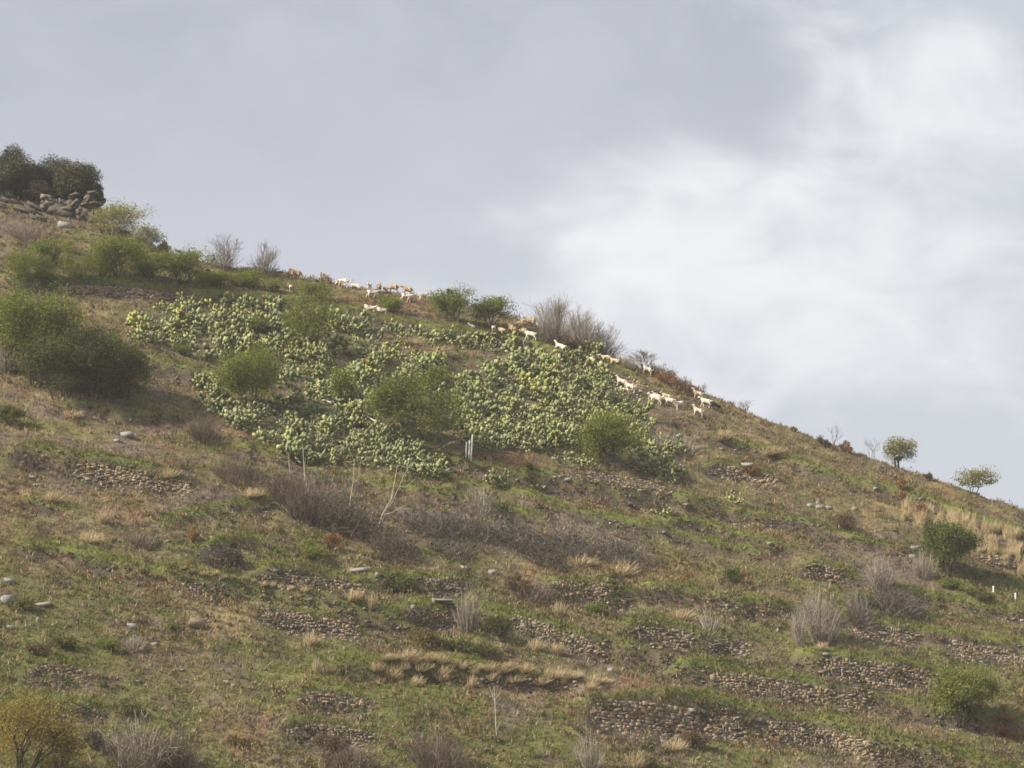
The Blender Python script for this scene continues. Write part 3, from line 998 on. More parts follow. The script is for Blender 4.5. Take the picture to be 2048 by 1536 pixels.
def twiggy(name, label, cat, u, v, top, width, twigmat, leafmat=None, n=420, seed=0, group=None, dens=70, wid=.012, arch=.3, leaf=.11, base=None, upright=1.0, tangle=0.0):
    """many-stemmed bare or sparsely leaved shrub"""
    rng = np.random.default_rng(5000 + seed)
    p = place(u, v) if base is None else np.array(base)
    s = ppm(p)
    Hm = (v - top) / s; Wm = width / s
    t = thing(name, label, cat, p, group)
    a = rng.uniform(0, 6.28, n); rr = np.sqrt(rng.random(n))
    B = np.stack([np.cos(a) * rr * Wm * .18, np.sin(a) * rr * Wm * .18, np.full(n, -.15)], -1)
    hh = Hm * (1 - .45 * rr ** 2) * rng.uniform(.45, 1.0, n)
    T = np.stack([np.cos(a) * rr * Wm * .5, np.sin(a) * rr * Wm * .5, hh], -1) + rng.normal(size=(n, 3)) * .10 * Wm * np.array([1, 1, .3])
    if tangle:
        B2_ = np.stack([np.cos(a) * rr * Wm * .46, np.sin(a) * rr * Wm * .46, Hm * rng.uniform(-.05, .55, n) * (1 - .8 * rr ** 2)], -1)
        dr = rng.normal(size=(n, 3)) * np.array([1, 1, .55]) + np.array([0, 0, .45])
        T2_ = B2_ + dr / np.linalg.norm(dr, axis=1)[:, None] * Hm * rng.uniform(.25, .75, n)[:, None]
        B = B * (1 - tangle) + B2_ * tangle; T = T * (1 - tangle) + T2_ * tangle
    # follow the slope below the shrub
    gx, gy = grad(p[0], p[1])
    B[:, 2] += B[:, 0] * gx + B[:, 1] * gy
    T[:, 2] += (T[:, 0] * gx + T[:, 1] * gy) * .7
    V1, F1, T1 = blades(rng, B, T, wid, np.clip(rng.normal(.45, .2, n), 0, 1))
    m = n * 2
    k = rng.integers(0, n, m); f = rng.uniform(.35, .95, m)[:, None]
    B2 = B[k] + (T[k] - B[k]) * f
    L = Hm * rng.uniform(.10, .28, m)[:, None]
    dd = rng.normal(size=(m, 3)) + (T[k] - B[k]) / (np.linalg.norm(T[k] - B[k], axis=1)[:, None] + 1e-6) * 1.5 * upright
    dd /= np.linalg.norm(dd, axis=1)[:, None]
    V2, F2, T2 = blades(rng, B2, B2 + dd * L, wid * .6, np.clip(rng.normal(.6, .2, m), 0, 1))
    V = np.concatenate([V1, V2]); Fc = np.concatenate([F1, F2 + len(V1)]); TT = np.concatenate([T1, T2])
    link('stems', mesh('stems', V, Fc, twigmat, TT), t)
    if leafmat:
        q = int(dens * Hm * Wm)
        k = rng.integers(0, m, q)
        P = B2[k] + dd[k] * L[k] * rng.random((q, 1)) + rng.normal(size=(q, 3)) * .05
        V, Fc, T = leaves(rng, P, leaf, np.clip(rng.normal(.5, .22, q), 0, 1))
        link('foliage', mesh('foliage', V, Fc, leafmat, T), t)
    return t


def bush(name, label, cat, u, v, top, width, leafmat, barkmat='bark', dens=330, leaf=.13, seed=0, group=None, base=None, lumps=9, flat=.75, parts=('stems', 'foliage')):
    """low rounded leafy shrub: stems and many leaf clumps over an uneven dome"""
    rng = np.random.default_rng(9000 + seed)
    p = place(u, v) if base is None else np.array(base)
    s = ppm(p)
    Hm = (v - top) / s; Wm = width / s
    t = thing(name, label, cat, p, group)
    gx, gy = grad(p[0], p[1])
    c = []
    for k in range(lumps):
        a = rng.uniform(0, 6.28); r = math.sqrt(rng.random()) * .36
        x, y = math.cos(a) * r * Wm, math.sin(a) * r * Wm * .8
        c.append((x, y, Hm * rng.uniform(.35, .78) * (1 - r * .8) + (x * gx + y * gy) * .8, rng.uniform(.14, .26)))
    c = np.array(c)
    b = Buf()
    for q in c:
        pts = np.array([(0, 0, -.2), q[:3] * .45 + rng.normal(size=3) * .05, q[:3]])
        V, Fc = tube(pts, [.05, .035, .015], 4); b.add(V, Fc)
    link(parts[0], b.mesh(parts[0], barkmat, True), t)
    n = int(dens * Hm * Wm)
    k = rng.integers(0, lumps, n)
    d = rng.normal(size=(n, 3)); d /= np.linalg.norm(d, axis=1)[:, None]
    rad = rng.random(n) ** .4
    P = c[k, :3] + d * (rad * c[k, 3])[:, None] * np.array([Wm, Wm, min(Hm * 1.3, Wm) * flat * 1.2]) * rng.normal(1, .12, (n, 1))
    lowz = P[:, 0] * gx + P[:, 1] * gy
    P[:, 2] = np.maximum(P[:, 2], lowz + .03)
    ti = np.clip(rng.normal(.5, .2, n) + rng.normal(0, .15, lumps)[k], 0, 1)
    V, Fc, T = leaves(rng, P, leaf, ti)
    link(parts[1], mesh(parts[1], V, Fc, leafmat, T), t)
    return t


# ---------------------------------------------------------------- the air between the camera and the hill
def haze():
    lo = np.array([-7000.0, -3300.0, -1.5]); hi = np.array([7000.0, 9500.0, 95.0])
    V = [(x, y, z) for x in (lo[0], hi[0]) for y in (lo[1], hi[1]) for z in (lo[2], hi[2])]
    Fc = [(0, 1, 3, 2), (4, 6, 7, 5), (0, 4, 5, 1), (2, 3, 7, 6), (0, 2, 6, 4), (1, 5, 7, 3)]
    m, t, out = new_mat('haze')
    pv = nd(t, 'ShaderNodeVolumePrincipled')
    pv.inputs['Color'].default_value = (.92, .93, .95, 1)
    pv.inputs['Density'].default_value = HAZE
    t.links.new(pv.outputs[0], out.inputs['Volume'])
    o = link('haze', mesh('haze', V, Fc, m))
    o['kind'] = 'stuff'
    o.display_type = 'WIRE'
    tag(o, 'thin pale haze in the air over the valley', 'haze')


HAZE = 0.00021
if HAZE:
    haze()
# ---- leafy trees: name, label, u, v(base), v(top), width, leaves, options
TREES = [
    ('olive_green_tree', 'large rounded olive-green tree with dark trunk in middle of the cactus slope', 850, 902, 752, 168, 'olive', dict(dens=330, spread=.8, trunk=.28, seed=1)),
    ('olive_green_tree', 'bushy olive-green tree with several stems at right edge of the cactus field', 1222, 940, 822, 132, 'fresh', dict(dens=300, stems=5, levels=2, spread=.6, seed=2)),
    ('young_green_tree', 'bright green tree among cacti, right of the big dark thicket', 505, 822, 692, 112, 'bright', dict(dens=300, stems=4, levels=2, seed=3)),
    ('airy_olive_tree', 'thin airy olive tree standing high in the upper cactus patch', 618, 705, 588, 92, 'fresh', dict(dens=190, stems=3, levels=3, seed=4)),
    ('slim_green_tree', 'slim bright green sapling among yellow cacti left of the big rounded tree', 680, 812, 735, 56, 'bright', dict(dens=260, stems=3, levels=2, seed=5)),
    ('airy_olive_tree', 'small wispy tree rising just behind the big rounded tree', 876, 790, 728, 62, 'olive', dict(dens=220, stems=3, levels=2, seed=6)),
    ('thicket_tree', 'tall dark olive tree at centre of the left thicket', 70, 770, 578, 150, 'olive', dict(dens=360, stems=5, levels=3, seed=7)),
    ('thicket_tree', 'broad dark olive tree on the right of the left thicket', 190, 795, 655, 170, 'darkolive', dict(dens=380, stems=5, levels=3, seed=8)),
    ('thicket_tree', 'low dark olive tree at front of the left thicket', 120, 800, 668, 150, 'darkolive', dict(dens=380, stems=5, levels=3, seed=9)),
    ('thicket_tree', 'olive tree at the left frame edge beside the thicket', 12, 745, 592, 95, 'olive', dict(dens=300, stems=4, levels=3, seed=10)),
    ('thicket_tree', 'rounded dark shrubby tree at the far right foot of the thicket', 252, 795, 690, 78, 'darkolive', dict(dens=380, stems=4, levels=2, seed=11)),
    ('green_ridge_tree', 'bright green tree with upright shoots on the ridge right of the flock', 905, 645, 574, 78, 'bright', dict(dens=300, stems=6, levels=2, spread=.5, seed=12)),
    ('olive_ridge_tree', 'olive-brown tree on the ridge beside the bright green one', 982, 655, 594, 82, 'olive', dict(dens=270, stems=5, levels=2, seed=13)),
    ('pale_green_tree', 'airy pale yellow-green tree on the skyline right of the rock outcrop', 228, 475, 404, 112, 'pale', dict(dens=170, stems=5, levels=3, seed=14, barkmat='greybark')),
    ('grey_green_tree', 'thin grey-green tree on the skyline between pale tree and bare trees', 296, 500, 450, 74, 'silver', dict(dens=150, stems=4, levels=3, seed=15, barkmat='greybark')),
    ('yellow_olive_tree', 'yellowish olive tree on the upper terrace below the pale skyline tree', 236, 556, 468, 108, 'fresh', dict(dens=290, stems=4, levels=3, seed=16)),
    ('olive_shrub_tree', 'wide low olive tree on the upper terrace below the skyline dip', 362, 568, 506, 136, 'fresh', dict(dens=320, stems=6, levels=2, seed=17)),
    ('green_shrub_tree', 'bright green tree at upper left among olive shrubs', 95, 528, 480, 66, 'bright', dict(dens=300, stems=4, levels=2, seed=18)),
    ('silvery_tree', 'small round silvery tree alone on the right skyline', 1797, 934, 870, 74, 'silver', dict(dens=250, stems=2, levels=3, spread=.85, seed=19, lean=.10, trunk=.2, rb=.13, barkmat='bark')),
    ('silvery_tree', 'silvery tree at the far right end of the skyline', 1948, 988, 938, 84, 'silver', dict(dens=210, stems=3, levels=3, spread=.85, seed=20, lean=.15, trunk=.2, barkmat='bark')),
    ('dark_green_tree', 'dense dark green round tree on the right slope beside pale dry grass', 1893, 1148, 1046, 100, 'darkgreen', dict(dens=520, stems=4, levels=3, seed=21)),
    ('broom_tree', 'round yellow-green bush-like tree at lower right beside the wall', 1925, 1448, 1334, 126, 'fresh', dict(dens=360, stems=6, levels=3, seed=22)),
    ('yellow_tree', 'yellow-leaved tree in the bottom left corner', 50, 1565, 1388, 170, 'yellow', dict(dens=200, stems=5, levels=3, seed=23, leaf=.12)),
    ('yellow_tree', 'lower yellow-leaved tree right of the corner one', 118, 1570, 1440, 90, 'yellow', dict(dens=170, stems=4, levels=3, seed=24, leaf=.12)),
]
for nm, lab, u, v, tp, w, lm, kw in TREES:
    tree(nm, lab, 'tree', u, v, tp, w, lm, **kw)

# evergreen oaks on the rock outcrop, sitting on the rocks and ridge behind them
OAKS = [(34, 394, 300, 100, 'holm oak with rounded dark crown at the left frame edge'),
        (92, 394, 310, 90, 'dark holm oak between the edge oak and the tallest oak'),
        (146, 398, 294, 92, 'tallest dark holm oak on top of the rock outcrop'),
        (182, 414, 336, 44, 'narrow dark holm oak hanging over the right end of the outcrop'),
        (60, 402, 346, 90, 'low holm oak shrub in front of the dark oaks'),
        (186, 432, 376, 34, 'small dark holm oak on the vertical right edge of the outcrop'),
        (8, 396, 336, 70, 'low dark oak shrub at frame edge below the oaks'),
        (120, 396, 345, 70, 'low holm oak right above the rocks of the outcrop'),
        (165, 402, 345, 60, 'low holm oak under the tallest oak, right side'),
        (104, 410, 366, 56, 'lowest holm oak bush growing on the left of the outcrop rocks'),
        (194, 418, 350, 30, 'slender dark oak bush at the outermost right of the outcrop')]
for k, (u, v, tp, w, lab) in enumerate(OAKS):
    bush('holm_oak', lab, 'tree', u, v, v - (v - tp) * 1.22, w * 1.15, 'oak', dens=620, leaf=.17, seed=300 + k, group='holm oaks on the rock outcrop', lumps=6 + int(w / 18), flat=.8, parts=('trunk', 'crown'))

# bare trees
BARE = [(446, 535, 462, 96, 'greybark', 'bare grey tree on the skyline, left of the pair', 3),
        (528, 548, 474, 82, 'greybark', 'bare grey tree on the skyline just left of the brown sheep', 3),
        (1108, 678, 584, 100, 'greybark', 'tall bare tree on the ridge right of the tan sheep', 9),
        (1160, 700, 604, 96, 'greybark', 'bare many-stemmed tree behind the tall bare one on the ridge', 9),
        (1205, 712, 640, 92, 'greybark', 'leaning bare tree at the right end of the ridge thicket', 7),
        (1288, 742, 696, 70, 'greybark', 'low bare tree on ridge above the climbing goats', 7),
        (1745, 916, 868, 52, 'greybark', 'bare tree beside the silvery skyline tree', 4),
        (1664, 886, 838, 56, 'greybark', 'sparse bare sapling on the right skyline', 4),
        (1405, 788, 764, 30, 'greybark', 'tiny bare twigs on skyline above the black goat', 4),
        (1490, 822, 794, 46, 'greybark', 'row of thin bare twigs on skyline right of the flock', 5)]
for k, (u, v, tp, w, bk, lab, st) in enumerate(BARE):
    small = w < 60
    tree('bare_tree', lab, 'tree', u, v, tp, w, None, bk, stems=st, levels=3 if small else 4, spread=.55 if st > 5 else .75, seed=70 + k, trunk=.4 if st > 5 else .3,
         rb=.03 if small else .055, kids=(2, 3) if small else ((3, 4) if st < 5 else (2, 4)), group='bare trees on the skyline')

# rounded shrubs
SHRUBS = [
    (785, 626, 584, 62, 'bright', 'green shrub on the terrace just below the grazing goats'),
    (625, 594, 556, 92, 'bright', 'wide green shrub below the skyline left of the white goat'),
    (500, 576, 528, 84, 'bright', 'green shrub under the right bare skyline tree'),
    (438, 576, 530, 84, 'fresh', 'olive shrub under the left bare skyline tree'),
    (155, 556, 498, 92, 'fresh', 'olive shrub on upper terrace right of the leftmost shrub'),
    (38, 556, 494, 112, 'fresh', 'olive shrub at left edge of the upper terrace'),
    (392, 512, 482, 36, 'pale', 'small pale green shrub at foot of the left bare tree'),
    (330, 500, 470, 40, 'silver', 'small grey-green shrub on the skyline dip'),
    (515, 668, 626, 72, 'olive', 'olive shrub within the upper left cactus patch'),
    (366, 712, 682, 56, 'olive', 'small olive shrub in front of left cacti'),
    (470, 760, 700, 50, 'bright', 'low green shrub touching the left side of the bright tree'),
    (800, 1192, 1136, 92, 'darkolive', 'dark olive shrub on the stone wall left of centre'),
    (1000, 1278, 1216, 74, 'darkolive', 'dark rounded shrub right of the bare sapling below centre'),
    (850, 1296, 1246, 110, 'rustolive', 'wide brownish olive broom above the straw tussocks'),
    (915, 1302, 1268, 80, 'darkolive', 'low olive broom just left of the green cushion shrub'),
    (968, 1314, 1280, 84, 'darkolive', 'dark green cushion shrub above the straw row'),
    (625, 1120, 1074, 72, 'bright', 'bright green shrub at foot of brown bramble bank'),
    (665, 1100, 1055, 46, 'rust', 'rusty orange dry shrub beside the bright green shrub'),
    (342, 1262, 1238, 28, 'bright', 'tiny green shrub on grass left of the bare earth'),
    (1465, 1168, 1126, 52, 'darkolive', 'dark shrub on terrace right of centre'),
    (1905, 1180, 1150, 60, 'bright', 'low bright green shrub at foot of the dark green tree'),
    (1960, 1200, 1168, 70, 'darkolive', 'low dark shrub in the shade right of the dark green tree'),
    (1340, 770, 742, 66, 'rust', 'rusty dry shrub on the ridge above the walking goats'),
    (1690, 905, 872, 30, 'rust', 'rusty round shrub on the right skyline'),
    (1648, 895, 866, 32, 'brownleaf', 'brown round shrub on skyline left of the rusty one'),
    (1856, 962, 938, 22, 'brownleaf', 'small brown shrub on skyline between the silvery trees'),
    (1690, 1058, 1020, 56, 'brownleaf', 'dark brown shrub beside pale rocks on the right slope'),
    (1845, 1040, 1000, 40, 'rust', 'orange-brown shrub above the dry grass field'),
    (1802, 985, 955, 40, 'rust', 'orange-brown shrub beside the seated person'),
    (20, 850, 800, 70, 'darkolive', 'dark olive shrub at left edge below the thicket'),
    (130, 1298, 1262, 60, 'darkolive', 'low dark shrub on the grass at lower left'),
    (50, 1220, 1190, 60, 'darkolive', 'dark shrub at left edge below the long green terrace'),
    (225, 1302, 1272, 80, 'olive', 'wide olive grass clump on lower left slope'),
    (80, 1310, 1280, 60, 'brownleaf', 'brown shrub at left edge beside pale stones'),
    (190, 1500, 1460, 80, 'bramble', 'dark bramble right of the yellow tree'),
    (255, 1430, 1395, 70, 'darkolive', 'dark green shrub on lower left slope above brown twigs'),
    (480, 1490, 1464, 60, 'rustolive', 'dry olive shrub at the bottom left of the small walls'),
    (660, 1500, 1452, 70, 'brownleaf', 'brown shrub growing over the lowest left wall'),
    (1385, 1498, 1450, 70, 'brownleaf', 'brown dry shrub hanging between the two lower walls'),
    (1290, 1530, 1502, 90, 'darkolive', 'low dark shrub at bottom centre right'),
    (460, 1130, 1085, 70, 'bramble', 'dark bramble on the rounded bank left of centre'),
    (385, 1085, 1052, 34, 'rust', 'rusty shrub on the bank above the pale stones'),
    (1035, 1195, 1140, 60, 'brownleaf', 'reddish brown shrub on the terrace wall at centre'),
    (1730, 1215, 1180, 60, 'olive', 'olive shrub among grey brambles on the right'),
    (2010, 1470, 1425, 80, 'rust', 'reddish brown shrub at right edge below the wall'),
    (1500, 945, 915, 44, 'rust', 'rusty shrub by the broken stones right of the cacti'),
    (1230, 1192, 1165, 50, 'darkolive', 'green shrub left of the ruined wall piece at centre right'),
    (1195, 1225, 1200, 56, 'olive', 'olive broom clump above the stepped walls'),
    (1060, 960, 930, 40, 'darkolive', 'dark shrub below the bare red earth'),
    (1590, 860, 848, 20, 'bright', 'tiny bright green shrub on the right skyline'),
    (295, 556, 510, 80, 'fresh', 'fresh green shrub between the two widest upper terrace shrubs'),
    (205, 552, 505, 60, 'fresh', 'fresh green shrub under the yellowish olive tree'),
    (95, 556, 512, 80, 'fresh', 'fresh green shrub second from left on the upper terrace'),
    (415, 568, 535, 60, 'fresh', 'low fresh green shrub left of the shrubs below the bare trees'),
    (470, 572, 540, 60, 'fresh', 'low fresh green shrub between the two bare skyline trees'),
    (265, 520, 470, 70, 'fresh', 'fresh green shrub on the slope under the grey-green skyline tree'),
    (130, 500, 465, 60, 'pale', 'pale shrub on the scree below the outcrop'),
    (540, 585, 550, 50, 'bright', 'green shrub hiding cream sheep below the skyline'),
    (1145, 700, 665, 50, 'brownleaf', 'brown shrub at the foot of the tall bare ridge tree'),
]
M['rustolive'] = leaf_mat('brownish_olive_leaves', [(.085, .068, .020), (.14, .11, .030), (.21, .155, .05)], .25)
for k, (u, v, tp, w, lm, lab) in enumerate(SHRUBS):
    bush('shrub', lab, 'shrub', u, v, tp, w, lm, seed=k, dens=460 if lm != 'pale' else 220, leaf=.125, lumps=7 + int(w / 14))

# bare and brambly shrubs
TWIGS = [
    (60, 478, 424, 112, 'pink', None, 'pinkish bare shrub below the rock outcrop', 420),
    (615, 1040, 930, 120, 'browntwig', None, 'tall brown bramble thicket around the dead white saplings', 900),
    (680, 1060, 960, 120, 'browntwig', 'bramble', 'brown bramble thicket right of the dead saplings', 800),
    (575, 1000, 925, 100, 'browntwig', 'brownleaf', 'brown bramble on the left of the dead saplings', 700),
    (480, 960, 915, 120, 'browntwig', 'brownleaf', 'low brown bramble above the green bank', 600),
    (860, 1056, 1012, 130, 'twig', 'bramble', 'dark grey bramble right of the leaning dead tree', 800),
    (950, 1066, 1022, 130, 'twig', 'bramble', 'dark grey bramble at centre below the path', 800),
    (1040, 1085, 1040, 120, 'twig', 'bramble', 'grey bramble in the middle of the dark bramble bank', 800),
    (1140, 1098, 1058, 120, 'twig', 'bramble', 'grey bramble toward the right end of the bank', 800),
    (1240, 1116, 1072, 120, 'twig', 'bramble', 'dark grey bramble at the right end of the bank', 800),
    (905, 1108, 1076, 90, 'twig', 'bramble', 'low bramble in front of the dark bank left part', 500),
    (790, 1112, 1060, 110, 'browntwig', 'bramble', 'brown bramble at the foot of the leaning dead tree', 600),
    (1090, 1125, 1085, 110, 'browntwig', 'bramble', 'low brown bramble in front of the dark bank', 500),
    (960, 1030, 960, 76, 'palet', None, 'pale leafless bush standing on the path above the bank', 350),
    (410, 880, 812, 84, 'browntwig', None, 'brown leafless bush at left end of the lower cacti', 420),
    (1640, 1284, 1152, 84, 'palet', None, 'tall pale leafless bush on the right terraces', 620),
    (1600, 1290, 1200, 40, 'palet', None, 'pale slender bush left of the tall pale one', 260),
    (1760, 1180, 1100, 70, 'palet', None, 'pale leafless bush above the grey brambles', 520),
    (1790, 1224, 1160, 110, 'twig', 'bramble', 'grey bramble mound below the pale leafless bush', 900),
    (1848, 1155, 1095, 56, 'palet', None, 'pale leafless bush left of dark green tree', 420),
    (1720, 1240, 1195, 70, 'twig', None, 'grey dry tangle left of the bramble mound', 520),
    (935, 1264, 1158, 62, 'palet', None, 'bare pale sapling clump below centre', 320),
    (1062, 1200, 1146, 104, 'pink', 'brownleaf', 'pinkish bush on the terrace at centre', 620),
    (283, 1092, 1056, 64, 'pink', None, 'pinkish cushion bush on the left terraces', 420),
    (430, 1128, 1080, 70, 'twig', 'bramble', 'grey bramble on the rounded bank', 420),
    (275, 1545, 1398, 130, 'palet', 'brownleaf', 'brown leafless bush at the bottom left', 520),
    (350, 1545, 1440, 100, 'browntwig', None, 'thin brown bush right of the bottom left bush', 420),
    (880, 1545, 1438, 150, 'browntwig', None, 'brown leafless bush at bottom centre', 620),
    (700, 1550, 1480, 160, 'browntwig', 'brownleaf', 'low brown bush along the bottom edge', 520),
    (1180, 1545, 1450, 60, 'palet', None, 'thin pale bush at bottom right of the dead sapling', 240),
    (8, 745, 668, 60, 'palet', None, 'pale bare branches at the left frame edge', 260),
    (1310, 900, 840, 90, 'palet', None, 'thin pale dry bush on brown earth below the goats', 240),
    (1370, 905, 868, 80, 'palet', None, 'low pale dry bush right of the brown earth', 240),
    (1320, 752, 712, 70, 'browntwig', 'rust', 'brown twiggy bush on the ridge right of a goat', 380),
    (1370, 785, 748, 60, 'browntwig', 'rust', 'rust-brown twiggy bush above the walking goats', 380),
    (1255, 735, 700, 46, 'palet', None, 'small bare bush on the ridge left of the low bare tree', 240),
    (1110, 690, 655, 50, 'browntwig', 'bramble', 'dark twiggy bush at the foot of the tall bare tree', 320),
    (1185, 708, 680, 60, 'browntwig', 'bramble', 'dark twiggy bush under the leaning bare tree', 320),
    (1112, 684, 590, 92, 'palet', None, 'fan of bare twigs filling the tall ridge tree', 620),
    (1166, 702, 612, 100, 'palet', None, 'fan of bare twigs between the ridge trees', 620),
    (1208, 712, 650, 84, 'palet', None, 'fan of bare twigs right in the ridge thicket', 480),
    (446, 536, 480, 70, 'twig', None, 'bare twigs at foot of the left skyline tree', 300),
    (528, 550, 490, 70, 'twig', None, 'bare twigs at foot of the right skyline tree', 300),
    (45, 930, 895, 80, 'pink', 'brownleaf', 'brownish dry cushion at the left edge of terraces', 420),
    (1420, 1268, 1232, 60, 'palet', None, 'dry pale bush on the terrace right of centre', 240),
    (270, 1300, 1265, 50, 'palet', None, 'dry brownish bush on lower left grass', 200),
]
for k, (u, v, tp, w, tm, lm, lab, n) in enumerate(TWIGS):
    twiggy('bramble_bush' if lm == 'bramble' else 'leafless_bush', lab, 'bush', u, v, tp, w, tm, lm, n=int(n * .5), seed=k, dens=300 if lm == 'bramble' else 120, wid=.021, tangle=.85 if lm == 'bramble' else (.45 if lm else (.25 if tm in ('browntwig', 'pink') else 0)))


# dead white saplings traced stem by stem, standing at the depth of their foot
def dead_sapling(label, stems, r=.035, foot=None):
    fu, fv = foot or stems[0][0]
    p = place(fu, fv)
    t = thing('dead_sapling', label, 'tree', p, 'bleached dead saplings')
    rng = np.random.default_rng(int(fu))
    dy = 0.0
    for k, st in enumerate(stems):
        st = np.array(st, float)
        d = ray(st[:, 0], st[:, 1])
        if k:
            dy = rng.uniform(-.3, .3)
        y = p[1] + dy * np.linspace(0, 1, len(st))
        pts = np.stack([d[:, 0] * y, y, CAM[2] + d[:, 2] * y], -1) - p
        if k == 0:
            pts[0, 2] -= .3
        rr = r if k == 0 else r * .62
        V, Fc = tube(pts, np.linspace(rr, rr * .45, len(pts)), 5)
        b = Buf(); b.add(V, Fc)
        o = link('trunk' if k == 0 else 'branch', b.mesh('trunk', 'deadwood', True), t if k == 0 else stem_)
        if k == 0:
            stem_ = o


dead_sapling('leaning forked dead white tree left of the dark brambles', [[(752, 1060), (765, 1028), (782, 1000), (789, 965), (795, 930)], [(770, 1022), (785, 1003), (793, 985), (800, 970), (808, 950), (822, 925)],
             [(768, 1029), (785, 1025), (800, 1015), (813, 1010)], [(800, 972), (812, 975), (830, 958)], [(782, 1000), (788, 985), (781, 978)], [(800, 1015), (810, 1018), (828, 1016)]], .05)
dead_sapling('tall dead white stem in the brown thicket, forked at its top', [[(616, 1035), (618, 1000), (616, 985), (612, 962)], [(616, 985), (619, 965)]], .045)
dead_sapling('straight pair of white dead stems rising above the thicket', [[(608, 985), (609, 950), (606, 900)], [(609, 945), (611, 915)]], .05)
dead_sapling('thin white dead stem at the left of the thicket', [[(579, 985), (579, 940), (577, 905)]], .035)
dead_sapling('dead white stem right of the thicket, slightly bent', [[(696, 1062), (700, 1005), (706, 965), (709, 918)], [(706, 965), (716, 960), (722, 920)]], .045)
dead_sapling('short dead stem between the tall white ones', [[(593, 990), (592, 962)]], .03)
dead_sapling('forked dead white stem within the lower cacti', [[(632, 898), (635, 870), (633, 845)], [(634, 862), (622, 843)], [(634, 862), (637, 835)]], .035)
dead_sapling('pale dead sapling with fine twigs near the bottom centre', [[(994, 1480), (991, 1440), (990, 1400), (988, 1372)], [(990, 1405), (983, 1385), (977, 1368)], [(990, 1400), (1000, 1385)], [(993, 1460), (1003, 1440)]], .04)
dead_sapling('fallen dead branches on grass below the rusty shrub', [[(700, 1108), (690, 1090), (683, 1078)], [(700, 1108), (706, 1100), (694, 1085)]], .04)


# straw tussocks: individual clumps of dry grass
def make_tussock(rng, n=170):
    a = rng.uniform(0, 6.28, n); r = np.sqrt(rng.random(n))
    B = np.stack([np.cos(a) * r * .16, np.sin(a) * r * .16, np.full(n, -.08)], -1)
    h = rng.uniform(.3, 1.0, n)
    T = np.stack([np.cos(a) * r * .52 + .16 * h, np.sin(a) * r * .5, h * (1 - .35 * r * r)], -1) + rng.normal(size=(n, 3)) * .06
    return blades(rng, B, T, .013, np.clip(rng.normal(.5, .3, n), 0, 1))


_tr = np.random.default_rng(31)
TPROTO = {}
for mname in ('straw', 'paleStraw', 'rust'):
    L = []
    for _ in range(5):
        V, Fc, T = make_tussock(_tr)
        L.append(mesh('tussock', V, Fc, mname, T))
    TPROTO[mname] = L


def tussock(u, v, wpx, hpx, mname, label, group):
    p = place(u, v)
    s = ppm(p)
    o = link('grass_tussock', TPROTO[mname][int(_tr.integers(5))], None, p)
    o.rotation_euler = (0, 0, _tr.uniform(-.5, .5))
    o.scale = (wpx / s * .95, wpx / s * .95, hpx / s)
    tag(o, label, 'grass tussock', group)


ORD = 'first second third fourth fifth sixth seventh eighth ninth tenth eleventh twelfth thirteenth fourteenth fifteenth sixteenth seventeenth eighteenth nineteenth twentieth'.split()
ORD += ['twenty-' + w for w in ORD[:9]] + ['thirtieth']
ZN = ['leftmost fifth', 'left part', 'middle', 'right part', 'rightmost fifth']
for k in range(30):
    f = (k + _tr.uniform(0, .8)) / 30
    u = 745 + 470 * f
    lo_ = k % 3 == 0
    v = 1322 + 48 * f ** 1.4 + (_tr.uniform(10, 24) if lo_ else _tr.uniform(-8, 4))
    w_ = _tr.uniform(24, 56)
    tussock(u, v, w_, _tr.uniform(13, 30), 'straw', '%s straw tussock, %s from the left in the long row above the walls' % ('broad' if w_ > 40 else 'narrow', ORD[k]), 'row of straw tussocks')
for u, v, w, h, lab in ((783, 1358, 40, 32, 'round straw tussock alone below the left of the row'), (830, 1372, 38, 26, 'low straw tussock on green grass below the row'), (880, 1362, 52, 30, 'straw tussock hanging below the middle of the row'),
                        (632, 1345, 26, 36, 'thin straw tussock on green grass left of the row'), (943, 1376, 24, 32, 'small thin straw tussock above the bare sapling'), (1115, 1232, 36, 36, 'upright straw tussock below the pinkish bush'),
                        (742, 1218, 26, 40, 'tall straw tussock left of the dark olive shrub'), (705, 1200, 50, 30, 'rusty straw tussock on the stone wall left of centre'), (500, 995, 60, 26, 'straw tussock on top of the green bank'),
                        (1160, 1130, 70, 26, 'straw tussock at left on the terrace right of centre'), (1240, 1150, 70, 36, 'straw tussock on the terrace edge at centre right'), (1360, 1240, 60, 30, 'pale straw tussock on the right terraces'),
                        (205, 1045, 44, 34, 'straw tussock on the left terraces above the pink cushion'), (100, 1005, 50, 28, 'straw tussock at left below the stone wall'), (180, 1085, 50, 30, 'straw tussock left of the pink cushion'),
                        (140, 835, 50, 22, 'orange straw tussock below the thicket'), (1540, 910, 60, 22, 'pale straw tussock on right slope above broken stones'), (1440, 880, 50, 26, 'straw tussock on right slope below the goats'),
                        (1070, 1300, 44, 30, 'straw tussock left of the pale stones at centre'), (1110, 1308, 44, 30, 'straw tussock on the riser at centre right'), (820, 690, 60, 18, 'dry straw tussock between upper cactus patches'),
                        (870, 705, 70, 16, 'low straw patch beside the upper cacti'), (620, 1290, 40, 34, 'straw tussock at the end of left stone wall'), (1345, 1500, 60, 30, 'straw tussock in front of the lower walls'),
                        (1270, 1535, 60, 40, 'straw tussock at the bottom edge right of centre'), (335, 955, 50, 24, 'orange straw tussock above the green bank'), (1640, 1300, 34, 22, 'straw tussock on terrace under tall pale bush')):
    tussock(u, v, w * 1.1, h, 'straw', lab, None)
